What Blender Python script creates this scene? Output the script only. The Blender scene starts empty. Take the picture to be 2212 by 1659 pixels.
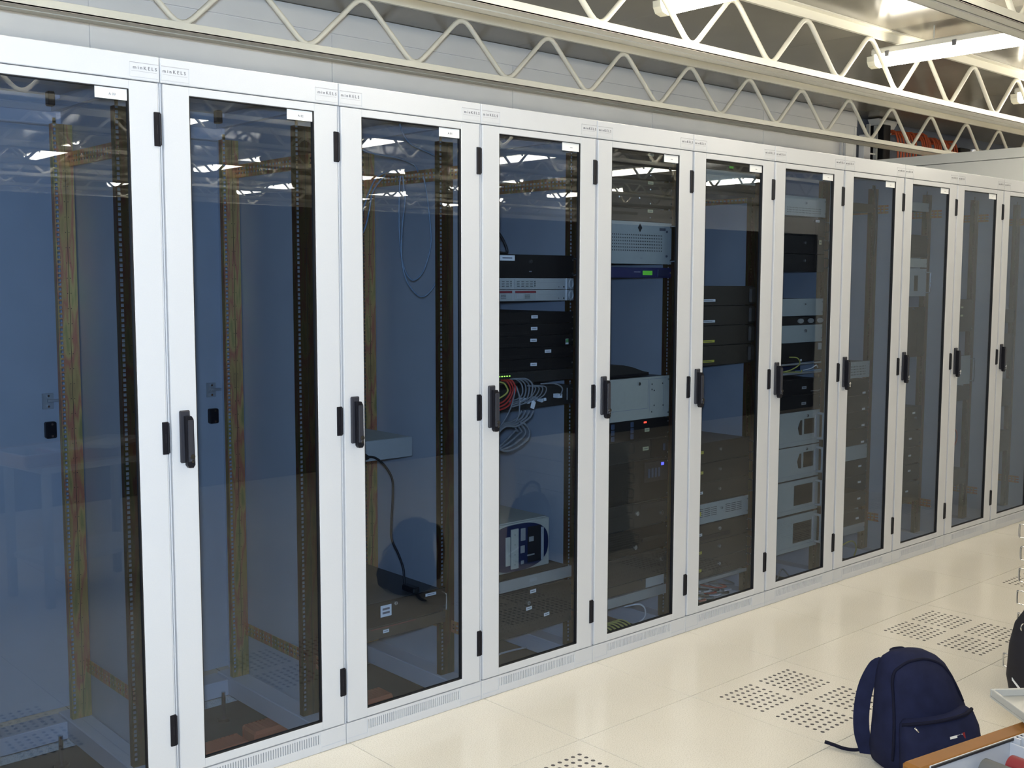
import bpy, bmesh, math, random
from mathutils import Vector, Matrix
random.seed(7)
SC = bpy.context.scene
COL = SC.collection
PI = math.pi

# ------------------------------------------------------------------ camera
FPX, W_PX = 2379.9, 2212.0
YAW, PITCH, ROLL = 0.7337, -0.0928, 0.0022
cam_d = bpy.data.cameras.new('camera')
cam_d.sensor_fit = 'HORIZONTAL'; cam_d.sensor_width = 36.0
cam_d.lens = 36.0 * FPX / W_PX
cam_d.clip_start = 0.02; cam_d.clip_end = 100
cam = bpy.data.objects.new('camera', cam_d); COL.objects.link(cam)
cam.location = (-0.7982, -3.0494, 1.5627)
fw = Vector((math.sin(YAW) * math.cos(PITCH), math.cos(YAW) * math.cos(PITCH), math.sin(PITCH)))
rt = Vector((math.cos(YAW), -math.sin(YAW), 0)); up = rt.cross(fw)
rt2 = rt * math.cos(ROLL) + up * math.sin(ROLL); up2 = up * math.cos(ROLL) - rt * math.sin(ROLL)
cam.rotation_euler = Matrix((rt2, up2, -fw)).transposed().to_euler()
SC.camera = cam

# ------------------------------------------------------------------ world, exposure
world = bpy.data.worlds.new('world'); SC.world = world; world.use_nodes = True
world.node_tree.nodes['Background'].inputs[0].default_value = (0.6, 0.62, 0.65, 1)
world.node_tree.nodes['Background'].inputs[1].default_value = 0.03
SC.view_settings.view_transform = 'Standard'
SC.view_settings.look = 'None'
SC.view_settings.gamma = 1.0
SC.view_settings.use_curve_mapping = False
SC.view_settings.exposure = 0.14

# the photographer's flash, cool next to the warm tubes
fl = bpy.data.lights.new('camera_flash', 'SPOT')
fl.energy = 440; fl.color = (0.67, 0.82, 1.0); fl.shadow_soft_size = 0.05
fl.spot_size = math.radians(100); fl.spot_blend = 0.9
flo = bpy.data.objects.new('camera_flash', fl); COL.objects.link(flo)
flo.location = (-0.82, -3.05, 1.65); fd = Vector((math.sin(YAW - .10), math.cos(YAW - .10), .0)); flo.rotation_euler = fd.to_track_quat('-Z', 'Y').to_euler()
LAMP_STRENGTH = 24.0

# ------------------------------------------------------------------ materials
MATS = {}
def mat(name, col, rough=0.5, metal=0.0, noise=0.0, nscale=40.0, spec=0.5, bump=0.0, emit=None, emit_s=0.0, coat=0.0):
    m = bpy.data.materials.new(name); m.use_nodes = True
    nt = m.node_tree; b = nt.nodes['Principled BSDF']
    b.inputs['Base Color'].default_value = (*col, 1)
    b.inputs['Roughness'].default_value = rough
    b.inputs['Metallic'].default_value = metal
    b.inputs['Specular IOR Level'].default_value = spec
    if coat: b.inputs['Coat Weight'].default_value = coat
    if emit:
        b.inputs['Emission Color'].default_value = (*emit, 1); b.inputs['Emission Strength'].default_value = emit_s
    if noise or bump:
        tc = nt.nodes.new('ShaderNodeTexCoord')
        nz = nt.nodes.new('ShaderNodeTexNoise'); nz.inputs['Scale'].default_value = nscale; nz.inputs['Detail'].default_value = 4
        nt.links.new(tc.outputs['Object'], nz.inputs['Vector'])
        if noise:
            mr = nt.nodes.new('ShaderNodeMapRange')
            mr.inputs['From Min'].default_value = 0.3; mr.inputs['From Max'].default_value = 0.7
            mr.inputs['To Min'].default_value = 1 - noise; mr.inputs['To Max'].default_value = 1 + noise
            nt.links.new(nz.outputs['Fac'], mr.inputs['Value'])
            mx = nt.nodes.new('ShaderNodeVectorMath'); mx.operation = 'SCALE'
            mx.inputs[0].default_value = col
            nt.links.new(mr.outputs['Result'], mx.inputs['Scale'])
            nt.links.new(mx.outputs['Vector'], b.inputs['Base Color'])
        if bump:
            bp = nt.nodes.new('ShaderNodeBump'); bp.inputs['Strength'].default_value = bump; bp.inputs['Distance'].default_value = 0.002
            nt.links.new(nz.outputs['Fac'], bp.inputs['Height']); nt.links.new(bp.outputs['Normal'], b.inputs['Normal'])
    MATS[name] = m
    return m

mat('cabinet_paint', (0.565, 0.575, 0.600), 0.42, noise=0.015, nscale=300, spec=0.35)
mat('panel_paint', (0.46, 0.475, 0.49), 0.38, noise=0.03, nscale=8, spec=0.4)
mat('seam_gap', (0.45, 0.5, 0.58), 0.5)
mat('gasket', (0.01, 0.01, 0.012), 0.6)
mat('black_plastic', (0.008, 0.008, 0.012), 0.4, spec=0.2)
mat('handle_plastic', (0.032, 0.033, 0.042), 0.4, spec=0.25)
mat('black_paint', (0.007, 0.007, 0.008), 0.5, spec=0.2, noise=0.1, nscale=60)
mat('dark_paint', (0.026, 0.024, 0.021), 0.5, spec=0.25, noise=0.1, nscale=30)
mat('brown_paint', (0.06, 0.046, 0.032), 0.45, spec=0.3, noise=0.08, nscale=30)
mat('chassis_steel', (0.10, 0.10, 0.10), 0.45, 0.6)
mat('beige_paint', (0.55, 0.53, 0.44), 0.5, noise=0.03, nscale=50)
mat('grey_paint', (0.42, 0.44, 0.41), 0.5, noise=0.03, nscale=50)
mat('silver_paint', (0.48, 0.49, 0.47), 0.4, 0.2, noise=0.03, nscale=50)
mat('shelf_steel', (0.42, 0.42, 0.40), 0.4, 0.3, noise=0.05, nscale=20)
mat('navy_paint', (0.012, 0.016, 0.10), 0.4)
mat('navy_plastic', (0.012, 0.02, 0.07), 0.35)
mat('stripe_blue', (0.05, 0.08, 0.14), 0.4)
mat('chrome', (0.75, 0.75, 0.76), 0.12, 1.0)
mat('screw_steel', (0.7, 0.7, 0.7), 0.25, 1.0)
mat('paper', (0.85, 0.86, 0.86), 0.7)
mat('ink', (0.12, 0.12, 0.14), 0.8)
mat('ink_light', (0.35, 0.35, 0.38), 0.8)
mat('tape_yellow', (0.75, 0.65, 0.08), 0.6)
mat('label_cream', (0.62, 0.60, 0.35), 0.6)
mat('green_print', (0.10, 0.32, 0.10), 0.6)
mat('led_green', (0.2, 0.8, 0.1), 0.4, emit=(0.45, 1.0, 0.1), emit_s=3.0)
mat('led_red', (0.9, 0.1, 0.05), 0.4, emit=(1.0, 0.06, 0.03), emit_s=3.0)
mat('led_blue', (0.1, 0.1, 0.9), 0.4, emit=(0.1, 0.1, 1.0), emit_s=3.0)
mat('lcd_green', (0.1, 0.4, 0.05), 0.4, emit=(0.12, 0.55, 0.02), emit_s=0.5)
mat('red_tab', (0.25, 0.02, 0.03), 0.45)
mat('cable_grey', (0.22, 0.23, 0.235), 0.5)
mat('cable_blue', (0.22, 0.30, 0.38), 0.5)
mat('cable_black', (0.008, 0.008, 0.009), 0.45)
mat('cable_red', (0.5, 0.03, 0.02), 0.5)
mat('cable_yellow', (0.55, 0.50, 0.10), 0.5)
mat('cable_white', (0.7, 0.7, 0.7), 0.5)
mat('cable_orange', (0.48, 0.09, 0.03), 0.5)
mat('conduit_orange', (0.55, 0.13, 0.05), 0.6)
mat('plug_clear', (0.65, 0.70, 0.72), 0.3)
mat('truss_paint', (0.84, 0.81, 0.70), 0.38)
mat('wall_paint', (0.88, 0.88, 0.88), 0.42, noise=0.02, nscale=4, spec=0.4)
mat('partition_paint', (0.70, 0.70, 0.67), 0.5, noise=0.02, nscale=4)
mat('screen_dark', (0.035, 0.037, 0.042), 0.7)
mat('lid_plastic', (0.34, 0.33, 0.30), 0.35)
mat('hole_edge', (0.16, 0.135, 0.12), 0.8)
mat('recess_paint', (0.15, 0.17, 0.22), 0.6, noise=0.15, nscale=3)
mat('ceiling_paint', (0.23, 0.21, 0.17), 0.2, noise=0.05, nscale=2, spec=0.4)
mat('subfloor', (0.055, 0.055, 0.05), 0.8, noise=0.25, nscale=8)
mat('lamp_body', (0.62, 0.61, 0.56), 0.4)
mat('lamp_cap', (0.70, 0.68, 0.58), 0.35)
mat('lamp_clip', (0.12, 0.12, 0.13), 0.5)
mat('lamp_diffuser', (0.9, 0.9, 0.85), 0.4, emit=(1.0, 0.93, 0.78), emit_s=LAMP_STRENGTH)
mat('nylon_navy', (0.0105, 0.0135, 0.042), 0.8, spec=0.15, noise=0.18, nscale=25, bump=0.5)
mat('nylon_dark', (0.006, 0.007, 0.02), 0.8, spec=0.15, bump=0.3)
mat('nylon_black', (0.008, 0.008, 0.016), 0.7, noise=0.2, nscale=30, bump=0.3)
mat('wood_tray', (0.19, 0.076, 0.013), 0.5, spec=0.25, noise=0.12, nscale=9)
mat('wood_raw', (0.36, 0.22, 0.11), 0.6, noise=0.1, nscale=20)
mat('organizer_plastic', (0.40, 0.41, 0.44), 0.3)
mat('roll_grey', (0.085, 0.085, 0.083), 0.6)
mat('roll_red', (0.17, 0.004, 0.010), 0.5)
mat('table_top', (0.6, 0.6, 0.58), 0.5)
mat('duct_silver', (0.6, 0.62, 0.64), 0.3, 0.9)
mat('cardboard', (0.42, 0.28, 0.15), 0.8, noise=0.06, nscale=20)

def make_brass(name, k, metal):
    m = bpy.data.materials.new(name); m.use_nodes = True; nt = m.node_tree
    b = nt.nodes['Principled BSDF']; b.inputs['Metallic'].default_value = metal; b.inputs['Roughness'].default_value = 0.38
    tc = nt.nodes.new('ShaderNodeTexCoord'); mp = nt.nodes.new('ShaderNodeMapping')
    mp.inputs['Scale'].default_value = (14, 14, 2.2)
    nz = nt.nodes.new('ShaderNodeTexNoise'); nz.inputs['Scale'].default_value = 1.6; nz.inputs['Detail'].default_value = 3
    rp = nt.nodes.new('ShaderNodeValToRGB'); cr = rp.color_ramp
    cr.elements[0].position = 0.30; cr.elements[0].color = (0.46 * k, 0.25 * k, 0.10 * k, 1)
    cr.elements[1].position = 0.75; cr.elements[1].color = (0.52 * k, 0.30 * k, 0.12 * k, 1)
    for p, c in ((0.42, (0.64, 0.40, 0.13)), (0.5, (0.64, 0.22, 0.12)), (0.56, (0.72, 0.46, 0.15)), (0.63, (0.42, 0.34, 0.11))):
        e = cr.elements.new(p); e.color = (c[0] * k, c[1] * k, c[2] * k, 1)
    nt.links.new(tc.outputs['Object'], mp.inputs['Vector']); nt.links.new(mp.outputs['Vector'], nz.inputs['Vector'])
    nt.links.new(nz.outputs['Fac'], rp.inputs['Fac']); nt.links.new(rp.outputs['Color'], b.inputs['Base Color'])
    MATS[name] = m
make_brass('yellow_chromate', 1.0, 0.6); make_brass('yellow_chromate_shaded', 0.28, 0.8)  # second is the same finish darkened, the front rails' shade put into its colour

def make_glass(name, tint, f0=0.05):
    m = bpy.data.materials.new(name); m.use_nodes = True; nt = m.node_tree
    nt.nodes.remove(nt.nodes['Principled BSDF']); out = nt.nodes['Material Output']
    tr = nt.nodes.new('ShaderNodeBsdfTransparent'); tr.inputs['Color'].default_value = (*tint, 1)
    gl = nt.nodes.new('ShaderNodeBsdfGlossy'); gl.inputs['Roughness'].default_value = 0.0
    gl.inputs['Color'].default_value = (1, 1, 1, 1)
    lw = nt.nodes.new('ShaderNodeLayerWeight'); lw.inputs['Blend'].default_value = 0.5
    pw = nt.nodes.new('ShaderNodeMath'); pw.operation = 'POWER'; pw.inputs[1].default_value = 5.0
    ma = nt.nodes.new('ShaderNodeMath'); ma.operation = 'MULTIPLY_ADD'; ma.inputs[1].default_value = 1 - f0; ma.inputs[2].default_value = f0
    mx = nt.nodes.new('ShaderNodeMixShader')
    nt.links.new(lw.outputs['Facing'], pw.inputs[0]); nt.links.new(pw.outputs[0], ma.inputs[0])
    nt.links.new(ma.outputs[0], mx.inputs['Fac']); nt.links.new(tr.outputs[0], mx.inputs[1]); nt.links.new(gl.outputs[0], mx.inputs[2])
    nt.links.new(mx.outputs[0], out.inputs['Surface'])
    MATS[name] = m
make_glass('tinted_glass', (0.67, 0.735, 0.82), 0.04)
make_glass('clear_plastic', (0.88, 0.89, 0.90), 0.06)

def make_floor(name, joints):
    m = bpy.data.materials.new(name); m.use_nodes = True; nt = m.node_tree; b = nt.nodes['Principled BSDF']
    tc = nt.nodes.new('ShaderNodeTexCoord'); geo = nt.nodes.new('ShaderNodeNewGeometry')
    n1 = nt.nodes.new('ShaderNodeTexNoise'); n1.inputs['Scale'].default_value = 260; n1.inputs['Detail'].default_value = 2
    n2 = nt.nodes.new('ShaderNodeTexNoise'); n2.inputs['Scale'].default_value = 2.5; n2.inputs['Detail'].default_value = 4
    nt.links.new(geo.outputs['Position'], n1.inputs['Vector']); nt.links.new(geo.outputs['Position'], n2.inputs['Vector'])
    rp = nt.nodes.new('ShaderNodeValToRGB'); cr = rp.color_ramp
    cr.elements[0].position = 0.30; cr.elements[0].color = (0.64, 0.59, 0.49, 1)
    cr.elements[1].position = 0.5; cr.elements[1].color = (0.78, 0.73, 0.635, 1)
    e = cr.elements.new(0.75); e.color = (0.84, 0.79, 0.70, 1)
    nt.links.new(n1.outputs['Fac'], rp.inputs['Fac'])
    mr = nt.nodes.new('ShaderNodeMapRange'); mr.inputs['To Min'].default_value = 0.92; mr.inputs['To Max'].default_value = 1.06
    nt.links.new(n2.outputs['Fac'], mr.inputs['Value'])
    sc = nt.nodes.new('ShaderNodeVectorMath'); sc.operation = 'SCALE'
    nt.links.new(rp.outputs['Color'], sc.inputs[0]); nt.links.new(mr.outputs['Result'], sc.inputs['Scale'])
    last = sc.outputs['Vector']
    if joints:
        br = nt.nodes.new('ShaderNodeTexBrick'); br.offset = 0.0
        br.inputs['Scale'].default_value = 1.0; br.inputs['Brick Width'].default_value = 0.6; br.inputs['Row Height'].default_value = 0.6
        br.inputs['Mortar Size'].default_value = 0.0012; br.inputs['Mortar Smooth'].default_value = 0
        br.inputs['Color1'].default_value = br.inputs['Color2'].default_value = (1, 1, 1, 1); br.inputs['Mortar'].default_value = (0.25, 0.22, 0.2, 1)
        mp = nt.nodes.new('ShaderNodeMapping'); mp.inputs['Location'].default_value = (-0.015, 0.5, 0)
        nt.links.new(geo.outputs['Position'], mp.inputs['Vector']); nt.links.new(mp.outputs['Vector'], br.inputs['Vector'])
        mu = nt.nodes.new('ShaderNodeVectorMath'); mu.operation = 'MULTIPLY'
        nt.links.new(last, mu.inputs[0]); nt.links.new(br.outputs['Color'], mu.inputs[1]); last = mu.outputs['Vector']
    nt.links.new(last, b.inputs['Base Color'])
    b.inputs['Roughness'].default_value = 0.16; b.inputs['Specular IOR Level'].default_value = 0.5
    MATS[name] = m
make_floor('floor_laminate', False); make_floor('floor_laminate_far', True)

# ------------------------------------------------------------------ mesh helpers
class MB:
    """collects shapes into one mesh with several materials"""
    def __init__(s): s.v = []; s.f = []; s.mi = []; s.mats = []; s.sm = []
    def slot(s, m):
        if m not in s.mats: s.mats.append(m)
        return s.mats.index(m)
    def add(s, vs, fs, m, smooth=False):
        o = len(s.v); k = s.slot(m); s.v += [tuple(p) for p in vs]
        for f in fs: s.f.append([o + i for i in f]); s.mi.append(k); s.sm.append(smooth)
        return s
    def box(s, x0, x1, y0, y1, z0, z1, m, ch=0.0):
        if x0 > x1: x0, x1 = x1, x0
        if y0 > y1: y0, y1 = y1, y0
        if z0 > z1: z0, z1 = z1, z0
        if ch <= 0:
            vs = [(x, y, z) for z in (z0, z1) for y in (y0, y1) for x in (x0, x1)]
            return s.add(vs, [(0, 2, 3, 1), (4, 5, 7, 6), (0, 1, 5, 4), (2, 6, 7, 3), (0, 4, 6, 2), (1, 3, 7, 5)], m)
        bm = bmesh.new()
        bmesh.ops.create_cube(bm, size=1.0)
        for v in bm.verts: v.co = Vector(((x0 + x1) / 2 + v.co.x * (x1 - x0), (y0 + y1) / 2 + v.co.y * (y1 - y0), (z0 + z1) / 2 + v.co.z * (z1 - z0)))
        bmesh.ops.bevel(bm, geom=bm.edges[:], offset=ch, segments=1, affect='EDGES')
        return s.bm(bm, m)
    def bm(s, bm, m, smooth=False):
        bm.verts.index_update()
        s.add([v.co[:] for v in bm.verts], [[v.index for v in f.verts] for f in bm.faces], m, smooth); bm.free(); return s
    def cyl(s, p0, p1, r0, m, r1=None, n=12, cap=True, smooth=True):
        p0, p1 = Vector(p0), Vector(p1); r1 = r0 if r1 is None else r1
        d = (p1 - p0).normalized(); a = d.orthogonal().normalized(); b = d.cross(a)
        vs = []
        for p, r in ((p0, r0), (p1, r1)):
            for i in range(n):
                t = 2 * PI * i / n; vs.append(p + a * math.cos(t) * r + b * math.sin(t) * r)
        s.add(vs, [(i, (i + 1) % n, n + (i + 1) % n, n + i) for i in range(n)], m, smooth)
        if cap: s.add(vs, [tuple(range(n - 1, -1, -1)), tuple(range(n, 2 * n))], m)
        return s
    def tube(s, pts, r, m, n=6, closed=False):
        pts = [Vector(p) for p in pts]; N = len(pts); vs = []; up = None
        for i, p in enumerate(pts):
            if closed: d = pts[(i + 1) % N] - pts[i - 1]
            else: d = pts[min(i + 1, N - 1)] - pts[max(i - 1, 0)]
            d.normalize()
            if up is None: up = d.orthogonal().normalized()
            else:
                up = up - d * up.dot(d)
                up = up.normalized() if up.length > 1e-6 else d.orthogonal().normalized()
            b = d.cross(up)
            for k in range(n):
                t = 2 * PI * k / n; vs.append(p + up * math.cos(t) * r + b * math.sin(t) * r)
        fs = []
        for i in range(N if closed else N - 1):
            j = (i + 1) % N
            for k in range(n): fs.append((i * n + k, i * n + (k + 1) % n, j * n + (k + 1) % n, j * n + k))
        if not closed: fs += [tuple(range(n - 1, -1, -1)), tuple((N - 1) * n + k for k in range(n))]
        return s.add(vs, fs, m, True)
    def prism(s, poly, y0, y1, m):
        """polygon in x,z extruded along y"""
        n = len(poly); vs = [(x, y0, z) for x, z in poly] + [(x, y1, z) for x, z in poly]
        return s.add(vs, [tuple(range(n)), tuple(range(2 * n - 1, n - 1, -1))] + [(i, i + n, (i + 1) % n + n, (i + 1) % n) for i in range(n)], m)
    def text(s, body, size, loc, m, depth=0.0006, space=1.0, align='CENTER'):
        """lettering on a plane facing -y"""
        cu = bpy.data.curves.new('lettering', 'FONT'); cu.body = body; cu.size = size; cu.align_x = align; cu.align_y = 'CENTER'
        cu.space_character = space; cu.extrude = depth; cu.resolution_u = 2
        ob = bpy.data.objects.new('lettering', cu); COL.objects.link(ob)
        dg = bpy.context.evaluated_depsgraph_get(); me = ob.evaluated_get(dg).to_mesh()
        R = Matrix.Rotation(PI / 2, 4, 'X')
        vs = [(R @ v.co) + Vector(loc) for v in me.vertices]; fs = [tuple(p.vertices) for p in me.polygons]
        s.add(vs, fs, m); ob.evaluated_get(dg).to_mesh_clear()
        bpy.data.objects.remove(ob); bpy.data.curves.remove(cu); return s
    def mesh(s, name):
        me = bpy.data.meshes.new(name); me.from_pydata(s.v, [], s.f)
        for m in s.mats: me.materials.append(MATS[m])
        me.polygons.foreach_set('material_index', s.mi); me.polygons.foreach_set('use_smooth', s.sm); me.update()
        return me
    def obj(s, name, parent=None, loc=None):
        return link(name, s.mesh(name), parent, loc)

def link(name, me, parent=None, loc=None):
    o = bpy.data.objects.new(name, me); COL.objects.link(o)
    if parent: o.parent = parent
    if loc: o.location = loc
    return o
def tag(o, label, cat, group=None):
    o['label'] = label; o['category'] = cat
    if group: o['group'] = group
    return o
def thing(name, label, cat, loc=(0, 0, 0), group=None, rz=0):
    o = bpy.data.objects.new(name, None); COL.objects.link(o); o.location = loc; o.rotation_euler.z = rz; o.empty_display_size = 0.05
    return tag(o, label, cat, group)
def struct(o): o['kind'] = 'structure'; return o
def copy_tree(o, parent=None):
    c = o.copy(); COL.objects.link(c); c.parent = parent
    for ch in KIDS.get(o.name, [k for k in o.children]): copy_tree(ch, c)
    return c
KIDS = {}
def smooth_path(pts, k=6):
    """Catmull-Rom through points"""
    P = [Vector(p) for p in pts]; P = [P[0] * 2 - P[1]] + P + [P[-1] * 2 - P[-2]]; out = []
    for i in range(1, len(P) - 2):
        a, b, c, d = P[i - 1:i + 3]
        for j in range(k):
            t = j / k
            out.append(0.5 * ((2 * b) + (c - a) * t + (2 * a - 5 * b + 4 * c - d) * t * t + (3 * b - a - 3 * c + d) * t ** 3))
    out.append(P[-2]); return out

# ------------------------------------------------------------------ floor
CEIL = 2.922
TX0, TY0 = 0.015, 0.1
NI0, NI1, NROW = -2, 11, 6
XA, XB, YB = TX0 + .6 * NI0, TX0 + .6 * (NI1 + 1), TY0 - .6 * NROW
fb = MB()
fb.box(-6, 12, -13.5, 3, -0.14, -0.08, 'subfloor')
fb.box(-6, XA, -13.5, 0.1, -0.08, 0, 'floor_laminate_far')
fb.box(XB, 12, -13.5, 3, -0.08, 0, 'floor_laminate_far')
fb.box(XA, XB, -13.5, YB, -0.08, 0, 'floor_laminate_far')
fb.box(-6, XB, 0.79, 3, -0.08, 0, 'floor_laminate_far')
floor = struct(fb.obj('floor'))
g = 0.0015
tile_b = MB(); tile_b.box(g, .6 - g, -.6 + g, -g, -0.006, 0, 'floor_laminate'); tile_b.box(.0002, .5998, -.5998, -.0002, -.035, -.0061, 'gasket')
tile_me = tile_b.mesh('floor_tile')
def perforated_tile():
    bm = bmesh.new(); edges = []
    def loop(pts):
        vs = [bm.verts.new((x, y, 0)) for x, y in pts]
        for i in range(len(vs)): edges.append(bm.edges.new((vs[i], vs[(i + 1) % len(vs)])))
        return vs
    out = loop([(g, -g), (.6 - g, -g), (.6 - g, -.6 + g), (g, -.6 + g)])
    s = 0.0307; loops = [out]; r = 0.0078
    for qx in (0.082, 0.333):
        for qy in (0.082, 0.333):
            for a in range(7):
                for b in range(7):
                    x = qx + a * s; y = -(qy + b * s)
                    loops.append(loop([(x + r * math.cos(t * PI / 4), y + r * math.sin(t * PI / 4)) for t in range(8)]))
    bmesh.ops.triangle_fill(bm, edges=edges, use_beauty=True, use_dissolve=False)
    for f in bm.faces:
        f.normal_update()
        if f.normal.z < 0: f.normal_flip()
    wl = MB()
    for k_, lp in enumerate(loops):
        n_ = len(lp); vs = [v.co[:] for v in lp] + [(v.co.x, v.co.y, -0.035) for v in lp]
        wl.add(vs, [(i, (i + 1) % n_, (i + 1) % n_ + n_, i + n_) for i in range(n_)], 'hole_edge' if k_ else 'floor_laminate')
    b = wl.bm(bm, 'floor_laminate')
    for q in ((.0002, .02, -.5998, -.0002), (.58, .5998, -.5998, -.0002), (.02, .58, -.5998, -.58), (.02, .58, -.02, -.0002)): b.box(*q, -.036, -.0061, 'gasket')
    return b.mesh('perforated_floor_tile')
perf_me = perforated_tile()
for i in range(NI0, NI1 + 1):
    for j in range(NROW):
        hole = (j == 1 and i in (2, 4, 6, 8, 10, 0))
        link('perforated_floor_tile' if hole else 'floor_tile', perf_me if hole else tile_me, floor, (TX0 + .6 * i, TY0 - .6 * j, 0))

# ------------------------------------------------------------------ ceiling, walls
cb = MB(); cb.box(-6, 12, -13.5, 3, CEIL + 0.006, CEIL + 0.1, 'ceiling_paint')
ceiling = struct(cb.obj('ceiling'))
for i in range(15):
    MB().box(-6 + 1.2 * i + .001, -6 + 1.2 * (i + 1) - .001, -13.5, 2.2, CEIL, CEIL + 0.006, 'ceiling_paint').obj('ceiling_panel', ceiling)
YW = 1.815
wb = MB(); wb.box(-6, 7.33, YW + .004, YW + 0.1, 0, CEIL, 'wall_paint')
wall_back = struct(wb.obj('wall_back'))
for i in range(-5, 6):
    x0 = 1.115 + 1.235 * i; x1 = min(x0 + 1.235, 7.33)
    if x1 - x0 < .02: continue
    MB().box(x0 + .002, x1 - .002, YW - .004, YW + .004, 0.002, CEIL - .115, 'wall_paint', 0.001).obj('wall_panel', wall_back)
MB().box(-6, 7.33, YW - .006, YW + .004, CEIL - .11, CEIL - .002, 'wall_paint', 0.001).obj('wall_cornice_strip', wall_back)
# recess with pipes beyond the wall's end
rb = MB(); rb.box(7.331, 12, 1.95, 2.4, 0, CEIL, 'recess_paint')
struct(rb.obj('wall_recess'))
struct(MB().box(11.9, 12, -13.5, 2.4, 0, CEIL, 'wall_paint').obj('wall_right'))
struct(MB().box(-6, -5.9, -13.5, YW, 0, CEIL, 'wall_paint').obj('wall_left'))
struct(MB().box(-6, 12, -13.5, -13.4, 0, CEIL, 'wall_paint').obj('wall_front'))
struct(MB().box(-5.9, 11.9, -4.75, -4.65, 0, 2.15, 'screen_dark').obj('added_dark_screen'))  # added dark screen, out of view, keeps the reflections in the glass dark
pt = MB(); pt.box(6.66, 6.72, -1.7, 1.80, 0, 2.385, 'partition_paint'); pt.box(6.655, 6.725, -1.7, 1.80, 2.389, 2.455, 'partition_paint', 0.002)
struct(pt.obj('wall_partition'))

# ------------------------------------------------------------------ lattice joists
def zigzag(x_first, n, p, zb, zt, y, rr=0.07):
    """a bent round bar: bottoms at x_first + k p, tops halfway between"""
    pts = []
    corners = []
    for k in range(n):
        corners += [(x_first + k * p, zb), (x_first + (k + .5) * p, zt)]
    for i, (cx, cz) in enumerate(corners):
        c = Vector((cx, 0, cz))
        if i == 0 or i == len(corners) - 1: pts.append(c); continue
        a = Vector((corners[i - 1][0], 0, corners[i - 1][1])); b = Vector((corners[i + 1][0], 0, corners[i + 1][1]))
        da = (a - c).normalized(); db = (b - c).normalized()
        p0, p2 = c + da * rr, c + db * rr
        for t in (0, .25, .5, .75, 1): pts.append(p0 * (1 - t) ** 2 + c * 2 * t * (1 - t) + p2 * t * t)
    return [(q.x, y, q.z) for q in pts]
ZB, ZT = 2.617, 2.868
def joist(y, phase, label, group):
    t = thing('lattice_joist', label, 'joist', (0, 0, 0), group)
    b = MB()
    for s in (-1, 1):
        b.box(-5.9, 11.9, y + s * .062, y + s * .008, ZB - .042, ZB - .036, 'truss_paint')
        b.box(-5.9, 11.9, y + s * .062, y + s * .056, ZB - .042, ZB - .006, 'truss_paint', .001)
        b.box(-5.9, 11.9, y + s * .056, y + s * .008, ZB - .012, ZB - .006, 'truss_paint')
    b.box(-5.9, 11.9, y - .008, y + .008, ZB - .034, ZB - .006, 'truss_paint')
    b.obj('bottom_chord', t)
    b = MB()
    for s in (-1, 1):
        b.box(-5.9, 11.9, y + s * .045, y + s * .003, CEIL - .008, CEIL - .0005, 'truss_paint')
        b.box(-5.9, 11.9, y + s * .009, y + s * .003, CEIL - .05, CEIL - .008, 'truss_paint')
    b.box(-5.9, 11.9, y - .003, y + .003, CEIL - .05, CEIL - .001, 'truss_paint')
    b.obj('top_chord', t)
    MB().tube(zigzag(phase - 14 * .6, 28, .6, ZB - .019, ZT + .019, y), .0125, 'truss_paint', 8).obj('bent_bar_web', t)
    return t
joist(1.33, 3.11, 'cream lattice joist running above the cabinets beside the grey rear wall', 'lattice joists')
joist(0.16, 3.17, 'cream lattice joist brightly lit by the lamps threaded through it, above the cabinet fronts', 'lattice joists')
joist(-1.03, 3.15, 'cream lattice joist seen from below in the upper right corner', 'lattice joists')
for j in range(3, 11):
    joist(0.16 - 1.2 * (j - 1), 3.17, 'cream lattice joist over the open floor, seen only mirrored in the glass doors', 'lattice joists')

# ------------------------------------------------------------------ lamps
def make_lamp():
    t = thing('fluorescent_lamp', 'x', 'lamp', (0, 0, 0), 'tube lamps under the ceiling')
    L = 1.55
    b = MB(); b.box(-.05, .05, -L + .02, -.02, .058, .098, 'lamp_body', .008); b.obj('lamp_body', t)
    b = MB(); prof = [(-.05, .056), (-.048, .03), (-.034, .008), (0, 0), (.034, .008), (.048, .03), (.05, .056)]
    n = len(prof); vs = [(x, y, z) for y in (-L + .045, -.045) for x, z in prof]
    b.add(vs, [(i, i + 1, n + i + 1, n + i) for i in range(n - 1)] + [tuple(range(n)), tuple(range(2 * n - 1, n - 1, -1)), (0, n, 2 * n - 1, n - 1)], 'lamp_diffuser')
    b.obj('diffuser', t)
    for y0, y1 in ((-.045, 0), (-L, -L + .045)):
        b = MB(); vs = [(x * 1.08, y, (z - .03) * 1.06 + .03) for y in (y0, y1) for x, z in prof]
        b.add(vs, [(i, i + 1, n + i + 1, n + i) for i in range(n - 1)] + [tuple(range(n)), tuple(range(2 * n - 1, n - 1, -1)), (0, n, 2 * n - 1, n - 1)], 'lamp_cap')
        b.obj('end_cap', t)
    for y in (-.12, -.5, -1.05, -1.43):
        for s in (-1, 1):
            MB().box(s * .05, s * .056, y - .012, y + .012, .045, .075, 'lamp_clip', .001).obj('clip', t)
    for y in (-.36, -1.05):
        MB().cyl((0, y, .0985), (0, y, CEIL - 2.7455), .004, 'lamp_body', n=6).obj('hanger_rod', t)
    return t
lamp0 = make_lamp(); KIDS[lamp0.name] = list(lamp0.children)
first = True
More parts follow.
